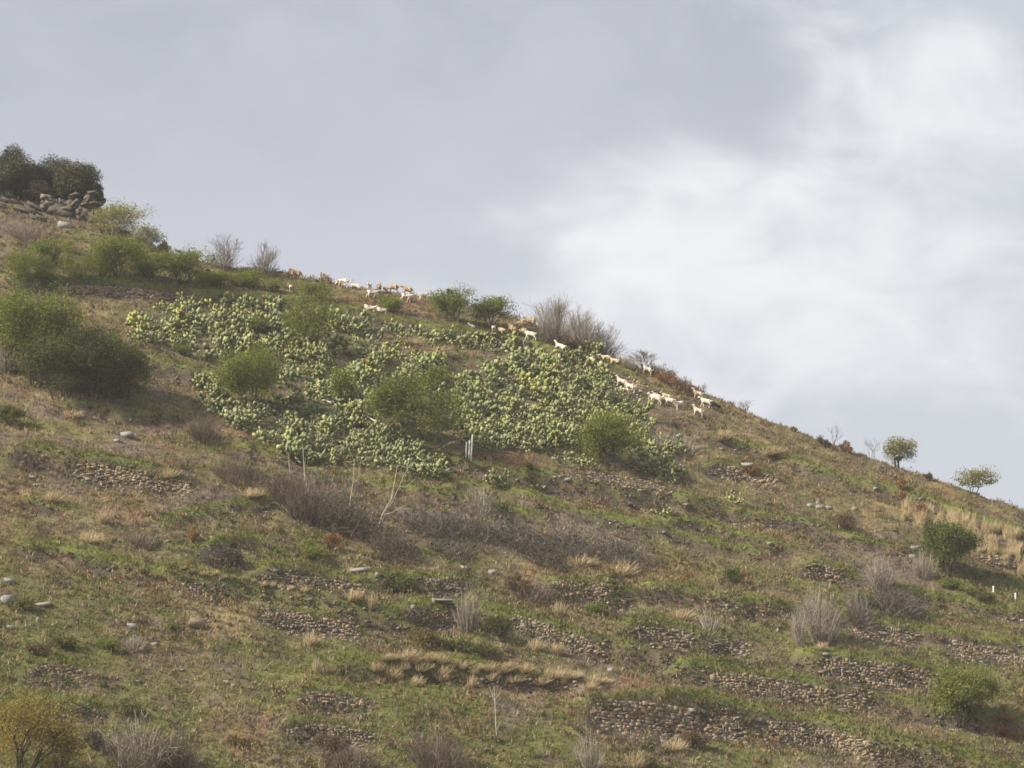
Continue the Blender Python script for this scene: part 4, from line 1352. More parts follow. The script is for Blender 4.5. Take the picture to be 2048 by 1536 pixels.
# strip of pale straw along the long green terrace
for k in range(13):
    f = k / 12
    tussock(365 + 240 * f + _tr.uniform(-6, 6), 1140 + 46 * f + _tr.uniform(-3, 3), _tr.uniform(16, 26), _tr.uniform(9, 15), 'paleStraw', 'small pale straw tuft, %s from the left along the long green terrace edge' % ORD[k], 'pale straw tufts along the long terrace')
# field of tall pale dry grass on the right
for k in range(78):
    f = _tr.random()
    u = 1800 + 250 * f + _tr.uniform(-10, 10)
    g = _tr.random()
    v = 1010 + 58 * f + g * (34 + 62 * f)
    h_ = _tr.uniform(18, 38)
    lab = '%s dry grass clump, %s row, %s of the field at right' % ('tall' if h_ > 28 else 'short', ['top', 'middle', 'bottom'][int(g * 2.99)], ZN[min(4, int(f * 5))])
    tussock(u, v, _tr.uniform(13, 28), h_, 'paleStraw' if _tr.random() < .75 else 'straw', lab, 'field of pale dry grass on the right')
# ---------------------------------------------------------------- prickly pears
def pad_outline():
    ph = np.arange(10) * 2 * math.pi / 10
    al = .5 - .5 * np.cos(ph)
    ac = .5 * np.sin(ph) * (.72 + .42 * al)
    V = [(a, t, 0) for a, t in zip(ac, al)] + [(0, .55, .075), (0, .55, -.075)]
    Fc = []
    for k in range(10):
        Fc.append((k, (k + 1) % 10, 10)); Fc.append(((k + 1) % 10, k, 11))
    return np.array(V), np.array(Fc)        # x across, y along growth, z thickness


PADV, PADF = pad_outline()


def cactus_pads(rng, R, Hc, npads):
    """frames (origin, across, along, normal, length, width) of the pads of one plant"""
    out = []
    todo = []
    nb = max(3, npads // 7)
    for _ in range(nb):
        a = rng.uniform(0, 6.28); r = math.sqrt(rng.random()) * R * .27
        d = np.array([math.cos(a) * .95, math.sin(a) * .95, 1]) + rng.normal(size=3) * .2
        todo.append((np.array([math.cos(a) * r, math.sin(a) * r, -.08]), d / np.linalg.norm(d), 0))
    while todo and len(out) < npads:
        k = int(rng.integers(0, min(len(todo), nb)))
        o, d, lev = todo.pop(k)
        n = rng.normal(size=3); n -= d * (n @ d); n /= np.linalg.norm(n)
        w = np.cross(d, n)
        L = rng.uniform(.26, .54); W = L * rng.uniform(.6, .82)
        out.append((o, w, d, n, L, W, lev))
        if o[2] + d[2] * L < Hc:
            for _ in range(int(rng.integers(1, 4))):
                e = rng.uniform(-.9, .9)
                q = o + d * L * (.95 - .25 * abs(e)) + w * W * .42 * e
                nd_ = d * .8 + w * e * .9 + rng.normal(size=3) * .35 + np.array([0, 0, .35])
                todo.append((q, nd_ / np.linalg.norm(nd_), lev + 1))
    return out


def cactus_mesh(rng, R, Hc, npads):
    P = Buf(); S = Buf(); Fr = Buf()
    for o, w, d, n, L, W, lev in cactus_pads(rng, R, Hc, npads):
        V = o + np.outer(PADV[:, 0] * W, w) + np.outer(PADV[:, 1] * L, d) + np.outer(PADV[:, 2], n)
        P.add(V, PADF, np.clip(rng.normal(.5, .22), 0, 1))
        if lev == 0:
            V, Fc = tube([o - np.array([0, 0, .2]), o + d * .2], [.07, .05], 5)
            S.add(V, Fc)
        if lev > 1 and rng.random() < .10:
            q = o + d * L
            V, Fc = tube([q - d * .03, q + d * .03, q + d * .08], [.018, .032, .012], 5)
            Fr.add(V, Fc)
    if not Fr.V:
        V, Fc = tube([o + d * L, o + d * (L + .07)], [.03, .015], 5); Fr.add(V, Fc)
    return P, S, Fr


_cr = np.random.default_rng(77)
CPRO = {}
for mname in ('cactA', 'cactB', 'cactC'):
    L = []
    for k in range(8):
        P, S, Fr = cactus_mesh(_cr, _cr.uniform(.6, .95), _cr.uniform(.7, 1.5), int(_cr.integers(26, 48)))
        L.append((P.mesh('pads', mname, True), S.mesh('stem', 'stemc', True), Fr.mesh('fruit', 'fruit', True)))
    CPRO[mname] = L


def cactus(u, v, mname, label, group, sc_=1.0):
    p = place(u, v)
    a, b, c = CPRO[mname][int(_cr.integers(8))]
    t = thing('prickly_pear', label, 'cactus', p, group)
    t.rotation_euler = (0, 0, _cr.uniform(0, 6.28))
    t.scale = (sc_ * _cr.uniform(.9, 1.15),) * 2 + (sc_ * _cr.uniform(.85, 1.15),)
    o = link('pads', a, t); link('stem', b, t)
    if _cr.random() < .4:
        link('fruit', c, o)


CLAB = {'A': ('upper left cactus patch', ['cactA', 'cactA', 'cactB', 'cactB', 'cactC'], 62, .33),
        'B': ('cactus band under the ridge', ['cactA', 'cactA', 'cactB'], 36, .2),
        'C': ('middle cactus patch', ['cactA', 'cactC', 'cactA', 'cactA', 'cactB'], 52, .3),
        'D': ('largest cactus field', ['cactA', 'cactA', 'cactA', 'cactB', 'cactC', 'cactB', 'cactA'], 82, .19),
        'E': ('lowest cactus band', ['cactB', 'cactB', 'cactB', 'cactA'], 58, .23),
        'G': ('right tip of the cactus field', ['cactB', 'cactA'], 9, 0),
        'H': ('shady bank below the bushy right tree', ['cactB'], 6, 0)}
CNAME = {'cactA': 'yellow-green', 'cactB': 'grey-green', 'cactC': 'yellowish'}
REST = {m: Buf() for m in CNAME}
for key, (where, ms, quota, gap) in CLAB.items():
    poly = np.array(CACT[key], float)
    lo, hi = poly.min(0), poly.max(0)
    pts = []
    for _ in range(5000):
        q = _cr.uniform(lo, hi)
        if not inpoly(np.array([q[0]]), np.array([q[1]]), poly)[0]:
            continue
        if vnoise(np.array([q[0] / 46.]), np.array([q[1] / 26.]), 5)[0] < gap:
            continue
        if all(abs(q[0] - r[0]) / 22 + abs(q[1] - r[1]) / 14.5 > 1 for r in pts):
            pts.append(q)
    mid = np.median(np.array(pts), 0)
    lims = np.quantile(np.array(pts)[:, 0], [.2, .4, .6, .8])
    zone = ['left end', 'left half', 'middle', 'right half', 'right end']
    for k, q in enumerate(pts):
        m = ms[int(_cr.integers(len(ms)))]
        s_ = _cr.uniform(.65, 1.45) * (1.0 if key != 'E' else .95)
        if k < quota:
            # height of the plant within its patch, measured against its neighbours at the same place along the slope
            near_ = [r[1] for r in pts if abs(r[0] - q[0]) < 60]
            ro = ['upper edge', 'middle', 'lower edge'][min(2, int(3 * np.mean([q[1] > z for z in near_])))]
            zn = zone[int(np.searchsorted(lims, q[0]))]
            pl = 'wide' if s_ > 1.05 else 'small'
            row_ = ro + ' of the ' if ro != 'middle' else ''
            lab = '%s %s prickly pear at %s, %s of the %s' % (pl, CNAME[m], zn, ro.replace('middle', 'middle row'), where)
            if key in 'GH':
                lab = '%s %s prickly pear on the %s' % (pl, CNAME[m], where)
            cactus(q[0], q[1] + 6, m, lab, 'prickly pears in the ' + where, s_)
        else:
            p = place(q[0], q[1] + 6)
            a_ = _cr.uniform(0, 6.28); ca, sa = math.cos(a_), math.sin(a_)
            for o, w, d, n, L, W, lev in cactus_pads(_cr, _cr.uniform(.6, .95), _cr.uniform(.75, 1.2), int(_cr.integers(34, 50))):
                V = o + np.outer(PADV[:, 0] * W, w) + np.outer(PADV[:, 1] * L, d) + np.outer(PADV[:, 2], n)
                REST[m].add(V * s_ + p, PADF, np.clip(_cr.normal(.5, .22), 0, 1))
RV = [x for m in REST for x in REST[m].V]
b = Buf(); idx = []
for m in REST:
    for V, Fc0, T in zip(REST[m].V, REST[m].F, REST[m].T):
        b.add(V, PADF, T)
    idx += [list(REST).index(m)] * (len(REST[m].V) * len(PADF))
me = b.mesh('prickly_pear_thicket', 'cactA', True)
me.materials.append(M['cactB']); me.materials.append(M['cactC'])
me.polygons.foreach_set('material_index', np.array(idx, np.int32))
o = link('prickly_pear_thicket', me)
tag(o, 'mass of further prickly pears filling the cactus slope', 'cactus')
o['kind'] = 'stuff'

# prickly pears that stand free: every pad is a piece of its own
PADM = {m: [mesh('pad', PADV, PADF, m, np.full(len(PADV), t), None, True) for t in (.2, .4, .6, .8)] for m in ('cactA', 'cactB', 'cactC')}


def free_cactus(u, v, mname, label, R, Hc, n):
    p = place(u, v)
    t = thing('prickly_pear', label, 'cactus', p)
    S = Buf()
    for o, w, d, nn, L, W, lev in cactus_pads(_cr, R, Hc, n):
        c = link('pad', PADM[mname][int(_cr.integers(4))], t)
        c.matrix_local = Matrix(((w[0] * W, d[0] * L, nn[0], o[0]), (w[1] * W, d[1] * L, nn[1], o[1]), (w[2] * W, d[2] * L, nn[2], o[2]), (0, 0, 0, 1)))
        if lev == 0:
            V, Fc = tube([o - np.array([0, 0, .25]), o + d * .2], [.07, .05], 5); S.add(V, Fc)
    link('stem', S.mesh('stem', 'stemc', True), t)


for u, v, m, lab, R, Hc, n in (
        (878, 955, 'cactB', 'light prickly pear at the lower right tip of the lowest cactus band', .9, 1.0, 44),
        (840, 950, 'cactB', 'dark prickly pear left of the light tip of the lowest band', .9, .9, 40),
        (990, 968, 'cactB', 'dark prickly pear alone on the riser below the white posts', 1.1, 1.4, 60),
        (1015, 972, 'cactB', 'small pale prickly pear right of the dark one on the riser', .4, .5, 14),
        (1072, 985, 'cactB', 'small pale prickly pear further along the riser', .5, .5, 16),
        (1125, 930, 'cactA', 'bright prickly pear on the scree right of the red earth, left plant', .8, .9, 34),
        (1152, 925, 'cactA', 'bright tall prickly pear on the scree right of the red earth', .9, 1.2, 46),
        (1180, 938, 'cactA', 'bright prickly pear sprawling down the scree, right plant', .8, .8, 34),
        (1468, 1006, 'cactA', 'single tall prickly pear on the right slope by the ruined wall', .55, 1.5, 44),
        (1325, 1030, 'cactA', 'small prickly pear alone on the terrace right of centre', .5, .9, 24),
        (590, 918, 'cactB', 'dark prickly pear with yellow pads just above the brown thicket', 1.0, 1.2, 50),
        (625, 925, 'cactB', 'prickly pear right of the dark one above the thicket', .9, 1.0, 40),
        (1335, 945, 'cactB', 'prickly pear at right end of the stony bank', .8, .9, 30),
        (985, 893, 'cactA', 'prickly pear right beside the white posts', .8, 1.1, 36),
        (960, 880, 'cactA', 'tall prickly pear directly behind the white posts', .8, 1.2, 36),
        (1360, 908, 'cactB', 'outermost prickly pear at right of the cactus field', .6, .7, 22)):
    free_cactus(u, v, m, lab, R, Hc, n)
# ---------------------------------------------------------------- dry stone walls
STONE_M = []
for k, (V, Fc) in enumerate(STONE_SHAPES):
    STONE_M.append(mesh('stone', V, Fc, 'stone', np.full(len(V), 0.0)))


def wall(label, top, hpx, stone=11.0, row=6.0, single=True, taper=0.25, fill=1.0, thick=.30):
    """courses of flat stones bedded on the terrace riser under the traced top edge"""
    rng = np.random.default_rng(int(top[0][0] + top[0][1]))
    top = np.array(top, float)
    hp = np.array(hpx, float) if np.ndim(hpx) else np.full(len(top), float(hpx))
    U, Vv, SZ = [], [], []
    nrow = int(hp.max() / row) + 1
    for r in range(nrow):
        u = top[0, 0] + rng.uniform(0, stone)
        while u < top[-1, 0]:
            w = stone * rng.choice([.45, .6, .75, .9, 1.1, 1.5])
            h = np.interp(u, top[:, 0], hp)
            edge = min(u - top[0, 0], top[-1, 0] - u)
            if (r + .5) * row <= h * rng.uniform(.7, 1.1) and rng.random() < fill * (1 - .5 * max(0, (r * row / h - .55) / .45)) and edge > rng.uniform(-8, 14):
                U.append(u + w / 2); Vv.append(np.interp(u + w / 2, top[:, 0], top[:, 1]) + (r + .4) * row + rng.uniform(-1, 1)); SZ.append(w)
            u += w * .97
    P = hit(U, Vv)
    t = thing('dry_stone_wall', label, 'wall', P.mean(0))
    base = P.mean(0)
    sc_ = F / ((P - CAM) @ FW)
    gx, gy = grad(P[:, 0], P[:, 1])
    du = np.array([top[-1, 0] - top[0, 0], top[-1, 1] - top[0, 1]])
    b = Buf()
    for k in range(len(P)):
        x = hit([U[k] - 6, U[k] + 6], [Vv[k], Vv[k]])
        e = x[1] - x[0]
        yaw = math.atan2(e[1], e[0]) if abs(e[0]) > .05 and abs(e[1]) < 1.0 else 0.0
        yaw += rng.normal(0, .12)
        w = SZ[k] / sc_[k]
        hgt = row / sc_[k] * rng.uniform(.8, 1.6)
        S = np.diag([w * 1.1, max(thick, w * .6) * 1.25, hgt * 2.0])
        roll = rng.normal(0, .1)
        Rm = np.array(Matrix.Rotation(yaw, 3, 'Z') @ Matrix.Rotation(roll, 3, 'Y'))
        pos = P[k] - base + np.array([math.sin(yaw), -math.cos(yaw), 0]) * rng.uniform(-.10, .05)
        j = int(rng.integers(len(STONE_SHAPES)))
        if single and k < 300:
            o = link('stone', STONE_M[j], t)
            A = Rm @ S
            o.matrix_local = Matrix(((*A[0], pos[0]), (*A[1], pos[1]), (*A[2], pos[2]), (0, 0, 0, 1)))
        else:
            V, Fc = STONE_SHAPES[j]
            b.add((V @ (Rm @ S).T) + pos, Fc, rng.random())
    if b.n:
        o = link('small_stones', b.mesh('small_stones', 'stone'), t)
        o['kind'] = 'stuff'
    return t


for lab_, top_, h_, st_, row_, single_, fill_ in WALLS:
    wall(lab_, top_, h_, st_, row_, single_, .25, fill_)
# ---------------------------------------------------------------- rocks, outcrop, posts
_rr = np.random.default_rng(404)
ROCKM = {}
for m in ('rock', 'ochre', 'cliff'):
    L = []
    for _ in range(6):
        V, Fc = box_stone(_rr, (1, 1, 1))
        # split every face once with a little jitter so that the facets are uneven
        L.append(mesh('rock', V, Fc, m, np.zeros(len(V))))
    ROCKM[m] = L

ROCKS = [
    (255, 875, 26, 14, 'rock', 'flat pale grey rock on the brown slope at left'), (234, 884, 12, 8, 'rock', 'small pale rock left of the flat pale one'),
    (265, 1256, 20, 14, 'rock', 'white angular rock on green grass at lower left'), (390, 1254, 36, 18, 'ochre', 'broad brownish boulder at the foot of the bare earth'),
    (720, 1145, 42, 11, 'rock', 'long low pale boulder on the grass left of the olive shrub'), (754, 1152, 10, 10, 'rock', 'small white stone right of the long pale boulder'),
    (986, 1147, 18, 12, 'rock', 'pale rock on the grass left of the pink bush'), (930, 1138, 16, 9, 'rock', 'flat pale stone on grass below the dark brambles'),
    (65, 958, 13, 11, 'rock', 'pale rock at left beside the dark scree wall'), (76, 974, 17, 9, 'rock', 'flat grey rock just below the one beside the scree wall'),
    (18, 1165, 22, 12, 'rock', 'grey boulder at left frame edge above the green slope'), (14, 1205, 24, 22, 'rock', 'grey boulder at the left frame edge'),
    (85, 1212, 34, 10, 'rock', 'flat grey slab at left beside a dark shrub'), (76, 1243, 9, 12, 'rock', 'small upright white stone at lower left'),
    (21, 1258, 22, 10, 'rock', 'white flat rock at the left frame edge'), (283, 1304, 15, 12, 'rock', 'grey rock on grass above the lower left slope'),
    (310, 1290, 15, 8, 'rock', 'flat grey rock right of the upper grey one'), (453, 1368, 17, 9, 'rock', 'pale flat rock on green slope left of the low wall'),
    (467, 1374, 11, 9, 'ochre', 'small cream stone touching the pale flat rock'), (1637, 1008, 9, 16, 'rock', 'upright pale block on the right slope'),
    (1640, 1018, 20, 10, 'rock', 'flat pale block at foot of the upright one'), (1619, 1014, 11, 8, 'rock', 'pale stone left of the upright block'),
    (1656, 1018, 15, 8, 'rock', 'pale flat stone right of the upright block'), (1470, 1052, 13, 6, 'rock', 'small white stone on the grass right of centre'),
    (1830, 1100, 22, 11, 'rock', 'pale cream rock left of the dark green tree'), (1826, 1118, 22, 14, 'rock', 'pale grey rock below the cream rock'),
    (1222, 1343, 11, 10, 'rock', 'small white stone above the large wall, left one'), (1248, 1341, 9, 9, 'rock', 'small white stone above the large wall, right one'),
    (130, 455, 30, 16, 'rock', 'white boulder below the rock outcrop'), (1497, 934, 26, 10, 'rock', 'pale slab above the broken grey wall'),
    (1556, 1264, 7, 9, 'rock', 'little grey stone near the tall pale bush'), (868, 1205, 9, 12, 'rock', 'pointed grey stone beside flat slab at centre'),
    (890, 1208, 40, 6, 'rock', 'long thin grey slab capping the small ruined wall'), (826, 1218, 10, 11, 'rock', 'grey stone on the ruined wall at centre'),
    (1652, 1312, 14, 6, 'rock', 'flat white stone at the left end of the ochre wall'), (700, 1120, 9, 7, 'rock', 'white stone on grass by the bright green shrub'),
    (166, 828, 10, 8, 'rock', 'white stone below the dark thicket'), (322, 820, 8, 7, 'ochre', 'ochre stone at the edge of thicket earth'),
    (1384, 1424, 17, 9, 'rock', 'large white stone topping the right of the big wall'), (1425, 1358, 14, 16, 'ochre', 'brown boulder in the half-buried wall'),
    (1490, 1490, 12, 10, 'ochre', 'ochre stone at the foot of shorter wall'), (575, 903, 12, 12, 'rock', 'pale stone at end of dark cactus by the thicket'),
    (1765, 1268, 18, 8, 'rock', 'pale flat stone below the shaded wall'), (620, 1200, 10, 6, 'rock', 'pale stone in the left terrace grass'),
    (1135, 962, 12, 6, 'rock', 'pale stone on the scree under the bright cactus'), (365, 1480, 13, 8, 'rock', 'grey rock at lower left near brown bushes'),
    (1540, 1090, 11, 8, 'rock', 'pale stone on the right slope terrace'), (1800, 968, 7, 6, 'rock', 'white stone beside the seated person'),
    (1905, 1060, 16, 8, 'rock', 'pale rock in the dry grass field'), (1710, 1022, 14, 9, 'ochre', 'cream rock above the dark brown shrub'),
]
for u, v, w, h, m, lab in ROCKS:
    p = place(u, v - 1)
    s = ppm(p)
    o = link('rock', ROCKM[m][int(_rr.integers(6))], None, p + np.array([0, 0, h / s * .12]))
    o.scale = (w / s * .95, w / s * .8, h / s * 1.05)
    o.rotation_euler = (_rr.normal(0, .12), _rr.normal(0, .12), _rr.uniform(-.5, .5))
    tag(o, lab, 'rock', 'loose rocks on the slope')

# the rock outcrop at the top left
pc = place(140, 425)
s = ppm(pc)
out_ = thing('rock_outcrop', 'brown layered rock outcrop under the dark oaks at top left', 'rock', pc)
SLABM = {m: [mesh('rock_slab', *box_stone(_rr, (1, 1, 1)), m) for _ in range(8)] for m in ('cliff', 'ochre')}
SLABS = []
for k in range(26):                                    # the dark body of the crag
    f = _rr.random(); u = 96 + 100 * f
    SLABS.append((u, 418 + 22 * f + _rr.uniform(-8, 8), _rr.uniform(20, 32), _rr.uniform(10, 18), .35, 'cliff'))
for k in range(44):                                    # thin tilted beds that break out of it
    f = _rr.random(); u = 84 + 112 * f
    v = _rr.uniform(396 - 12 * f, 416 + 28 * f)
    SLABS.append((u, v, _rr.uniform(7, 20), _rr.uniform(3.5, 9), _rr.uniform(-.5, .1), 'ochre' if _rr.random() < .25 else 'cliff'))
for u, v, w, h, dy, m in SLABS:
    d = ray(u, v - h / 2)
    y = min(pc[1] + dy - .7, place(u, v)[1] + .25)
    c = np.array([d[0] * y, y, CAM[2] + d[2] * y]) - pc
    o = link('rock_slab', SLABM[m][int(_rr.integers(8))], out_)
    o.location = c
    o.scale = (w / s * 1.15, w / s * .9, h / s * 1.3)
    o.rotation_euler = (_rr.normal(0, .15), (-.45 if u > 130 else .1) + _rr.normal(0, .35), _rr.uniform(-.9, .9))
# bare left-hand bank of the outcrop
bank = thing('rock_bank', 'sloping grey rock bank at the top left frame edge', 'rock', place(30, 418))
pb = np.array(bank.location)
for k in range(26):
    u = _rr.uniform(-15, 95); v = 392 + .42 * max(u, 0) + _rr.uniform(-8, 22)
    p = place(u, v)
    s2 = ppm(p)
    o = link('rock_slab', SLABM['cliff'][int(_rr.integers(8))], bank)
    o.location = p - pb
    o.scale = (_rr.uniform(18, 40) / s2, _rr.uniform(14, 26) / s2, _rr.uniform(6, 12) / s2)
    o.rotation_euler = (_rr.normal(0, .1), .4 + _rr.normal(0, .12), _rr.uniform(-.3, .3))


def pole(name, label, cat, u0, v0, u1, v1, r, mat, sides=8, cap=False):
    p = place(u0, v0)
    d = ray(u1, v1)
    q = np.array([d[0] * p[1], p[1], CAM[2] + d[2] * p[1]]) - p
    k = np.linspace(0, 1, 5)[:, None]
    pts = np.concatenate([[q * -.15], k * q, [q * 1.004]])
    rad = np.array([r, r, r * 1.02, r * .98, r, r * .97, .001])
    V, Fc = tube(pts, rad, sides)
    b = Buf(); b.add(V, Fc)
    o = link(name, b.mesh(name, mat), None, p)
    return tag(o, label, cat)


pole('white_post', 'leftmost and shortest of the three white posts', 'post', 932, 916, 933, 884, .065, 'white')
pole('white_post', 'middle one of the three white posts', 'post', 938, 918, 939, 881, .07, 'white')
pole('white_post', 'tallest, rightmost of the three white posts', 'post', 942, 920, 945, 869, .07, 'white')
pole('white_peg', 'short white peg in the grass below the dark brown shrub', 'post', 1678, 1056, 1678, 1046, .07, 'white')
pole('white_peg', 'white peg at right, left of the pair in the grass', 'post', 1987, 1184, 1987, 1172, .07, 'white')
pole('white_peg', 'rightmost white peg near the right frame edge', 'post', 2031, 1198, 2031, 1186, .07, 'white')
pole('thin_pole', 'thin grey pole on the ridge by the goat near the leaning bare tree', 'post', 1186, 716, 1186, 690, .03, 'greybark')
pole('wooden_post', 'grey wooden post on the skyline behind the wide green shrub', 'post', 642, 566, 642, 544, .09, 'greybark')
pole('dead_stump_pole', 'short pale dead trunk by the upper left cacti', 'stump', 386, 612, 385, 598, .06, 'deadwood')


def stump(u, v, w, h, label):
    p = place(u, v)
    s = ppm(p)
    rng = np.random.default_rng(int(u))
    n = 12
    an = np.arange(n) * 2 * math.pi / n
    rr = w / s / 2 * (1 + rng.normal(0, .12, n))
    V = []
    for k, (f, sc2) in enumerate(((-.2, 1.15), (.3, .95), (.7, .85), (1.0, .8))):
        top = rng.normal(0, .06, n) * (k == 3)
        V += [(math.cos(a) * r * sc2 + f * .08, math.sin(a) * r * sc2, (f + t) * h / s) for a, r, t in zip(an, rr, top)]
    V.append((.08, 0, h / s * .85))
    Fc = []
    for k in range(3):
        for j in range(n):
            a, b = k * n + j, k * n + (j + 1) % n
            Fc += [(a, b, b + n), (a, b + n, a + n)]
    for j in range(n):
        Fc.append((3 * n + j, 3 * n + (j + 1) % n, 4 * n))
    o = link('tree_stump', mesh('tree_stump', V, Fc, 'greybark', np.zeros(len(V))), None, p)
    tag(o, label, 'stump')


stump(1050, 704, 14, 22, 'grey weathered stump below the white goat on the ridge terrace')

# pale irrigation pipe lying along a terrace edge between the cacti
for lab, px in (('pale pipe lying on the terrace edge, left piece', [(647, 807), (660, 812), (672, 817)]), ('pale pipe lying on the terrace edge, middle piece', [(688, 821), (700, 826)]),
                ('pale pipe lying on the terrace edge, right piece by the rounded tree', [(714, 832), (730, 838), (745, 847), (764, 856)])):
    px = np.array(px, float)
    uu = np.linspace(px[0, 0], px[-1, 0], 9)
    P = hit(uu, np.interp(uu, px[:, 0], px[:, 1])) + np.array([0, -.05, .35])
    V, Fc = tube(P - P[0], np.full(len(P), .06), 6)
    b = Buf(); b.add(V, Fc)
    tag(link('pipe', b.mesh('pipe', 'palepipe' if 'palepipe' in M else 'white'), None, P[0]), lab, 'pipe')
# ---------------------------------------------------------------- animals: one skinned body each
def skin(name, nodes, edges, mat, root=0, sub=1):
    """nodes: name -> (x, y, z, r); grows one continuous body"""
    keys = list(nodes)
    me = bpy.data.meshes.new(name + '_skeleton')
    me.from_pydata([nodes[k][:3] for k in keys], [(keys.index(a), keys.index(b)) for a, b in edges], [])
    o = bpy.data.objects.new(name + '_skeleton', me)
    COL.objects.link(o)
    md = o.modifiers.new('skin', 'SKIN')
    md.use_smooth_shade = True
    for k, kk in enumerate(keys):
        r = nodes[kk][3]
        sv = me.skin_vertices[0].data[k]
        sv.radius = (r, r) if np.isscalar(r) else r
        sv.use_root = (k == root)
    ms = o.modifiers.new('sub', 'SUBSURF'); ms.levels = sub; ms.render_levels = sub
    dg = bpy.context.evaluated_depsgraph_get()
    out = bpy.data.meshes.new_from_object(o.evaluated_get(dg))
    out.name = name
    bpy.data.objects.remove(o)
    out.materials.clear(); out.materials.append(M[mat])
    return out


def quad(kind, pose, mat):
    sheep = kind == 'sheep'
    bz = .60
    br = .235 if sheep else .175
    N = {'hip': (-.34, 0, bz + .02, br * .95), 'mid': (0, 0, bz - .02, br * 1.06), 'sh': (.32, 0, bz + .01, br * .96)}
    E = [('hip', 'mid'), ('mid', 'sh')]
    hd = {'stand': ((.50, .84), (.60, .99), (.77, .91)), 'walk': ((.53, .76), (.68, .86), (.85, .79)), 'graze': ((.55, .46), (.66, .22), (.74, .06)), 'lie': ((.50, .84), (.60, .97), (.76, .90))}[pose]
    if sheep and pose != 'graze':
        hd = ((.50, .72), (.62, .80), (.78, .72))
    N['neck'] = (hd[0][0], 0, hd[0][1], .125 if sheep else .092)
    N['head'] = (hd[1][0], 0, hd[1][1], .09 if sheep else .083)
    N['muz'] = (hd[2][0], 0, hd[2][1], .05)
    E += [('sh', 'neck'), ('neck', 'head'), ('head', 'muz')]
    for s, n in ((1, 'l'), (-1, 'r')):
        N['ear' + n] = (hd[1][0] - .05, s * .15, hd[1][1] - .01, .028)
        E.append(('head', 'ear' + n))
    N['tail'] = (-.55, 0, bz + (.06 if sheep else .14), .03)
    E.append(('hip', 'tail'))
    sw = {'walk': (.13, -.10), 'stand': (.02, .0), 'graze': (.05, -.03), 'lie': (0, 0)}[pose]
    for s, n in ((1, 'l'), (-1, 'r')):
        f = sw[0] * s; h = -sw[0] * s + sw[1] * 0
        yo = .10 * s
        if pose == 'lie':
            N['fe' + n] = (.36, yo * 1.3, .42, .06); N['fk' + n] = (.50, yo * 1.5, .36, .04); N['ff' + n] = (.34, yo * 1.6, .33, .03)
            N['st' + n] = (-.28, yo * 1.6, .42, .08); N['ho' + n] = (-.12, yo * 1.9, .37, .04); N['hf' + n] = (.06, yo * 1.9, .35, .03)
        else:
            N['fe' + n] = (.31 + f * .2, yo, .40, .062); N['fk' + n] = (.31 + f * .7, yo, .21, .036); N['ff' + n] = (.31 + f, yo, .0, .032)
            N['st' + n] = (-.29 + h * .2, yo, .40, .078); N['ho' + n] = (-.42 + h * .7, yo, .24, .036); N['hf' + n] = (-.37 + h, yo, .0, .032)
        E += [('sh', 'fe' + n), ('fe' + n, 'fk' + n), ('fk' + n, 'ff' + n), ('hip', 'st' + n), ('st' + n, 'ho' + n), ('ho' + n, 'hf' + n)]
    if pose == 'lie':
        N = {k: (x, y, z - .30, r) for k, (x, y, z, r) in N.items()}
    me = skin('body', N, E, mat, 1)
    hx, hz = hd[1][0], hd[1][1] - (.30 if pose == 'lie' else 0)
    return me, (hx, hz)


def horn_mesh(hx, hz, s):
    pts = np.array([(0, 0, .03), (-.04, s * .02, .12), (-.11, s * .05, .18), (-.20, s * .08, .19)]) + np.array([hx - .01, s * .035, hz])
    V, Fc = tube(pts, [.022, .018, .013, .005], 5)
    b = Buf(); b.add(V, Fc)
    return b.mesh('horn', 'horn', True)


def muzzle_mesh(hx, hz, pose):
    d = np.array([.17, 0, -.08]) if pose != 'graze' else np.array([.08, 0, -.16])
    pts = np.array([(hx, 0, hz)]) + np.outer([-.05, .35, .75, 1.05, 1.2], d)
    V, Fc = tube(pts, [.07, .098, .082, .062, .01], 7)
    b = Buf(); b.add(V, Fc)
    return b.mesh('face', 'face', True)


APRO = {}
for kind, pose, mat in (('goat', 'stand', 'goat'), ('goat', 'walk', 'goat'), ('goat', 'graze', 'goat'), ('goat', 'lie', 'goat'), ('goat', 'walk', 'cream'), ('goat', 'graze', 'black'),
                        ('sheep', 'stand', 'wool'), ('sheep', 'graze', 'wool'), ('sheep', 'stand', 'palewool'), ('goat', 'stand', 'cream'), ('goat', 'stand', 'black')):
    me, (hx, hz) = quad(kind, pose, mat)
    parts = [('body', me)]
    if kind == 'goat':
        parts += [('horn', horn_mesh(hx, hz, 1)), ('horn', horn_mesh(hx, hz, -1))]
    else:
        parts += [('face', muzzle_mesh(hx, hz, pose))]
    APRO[kind, pose, mat] = parts


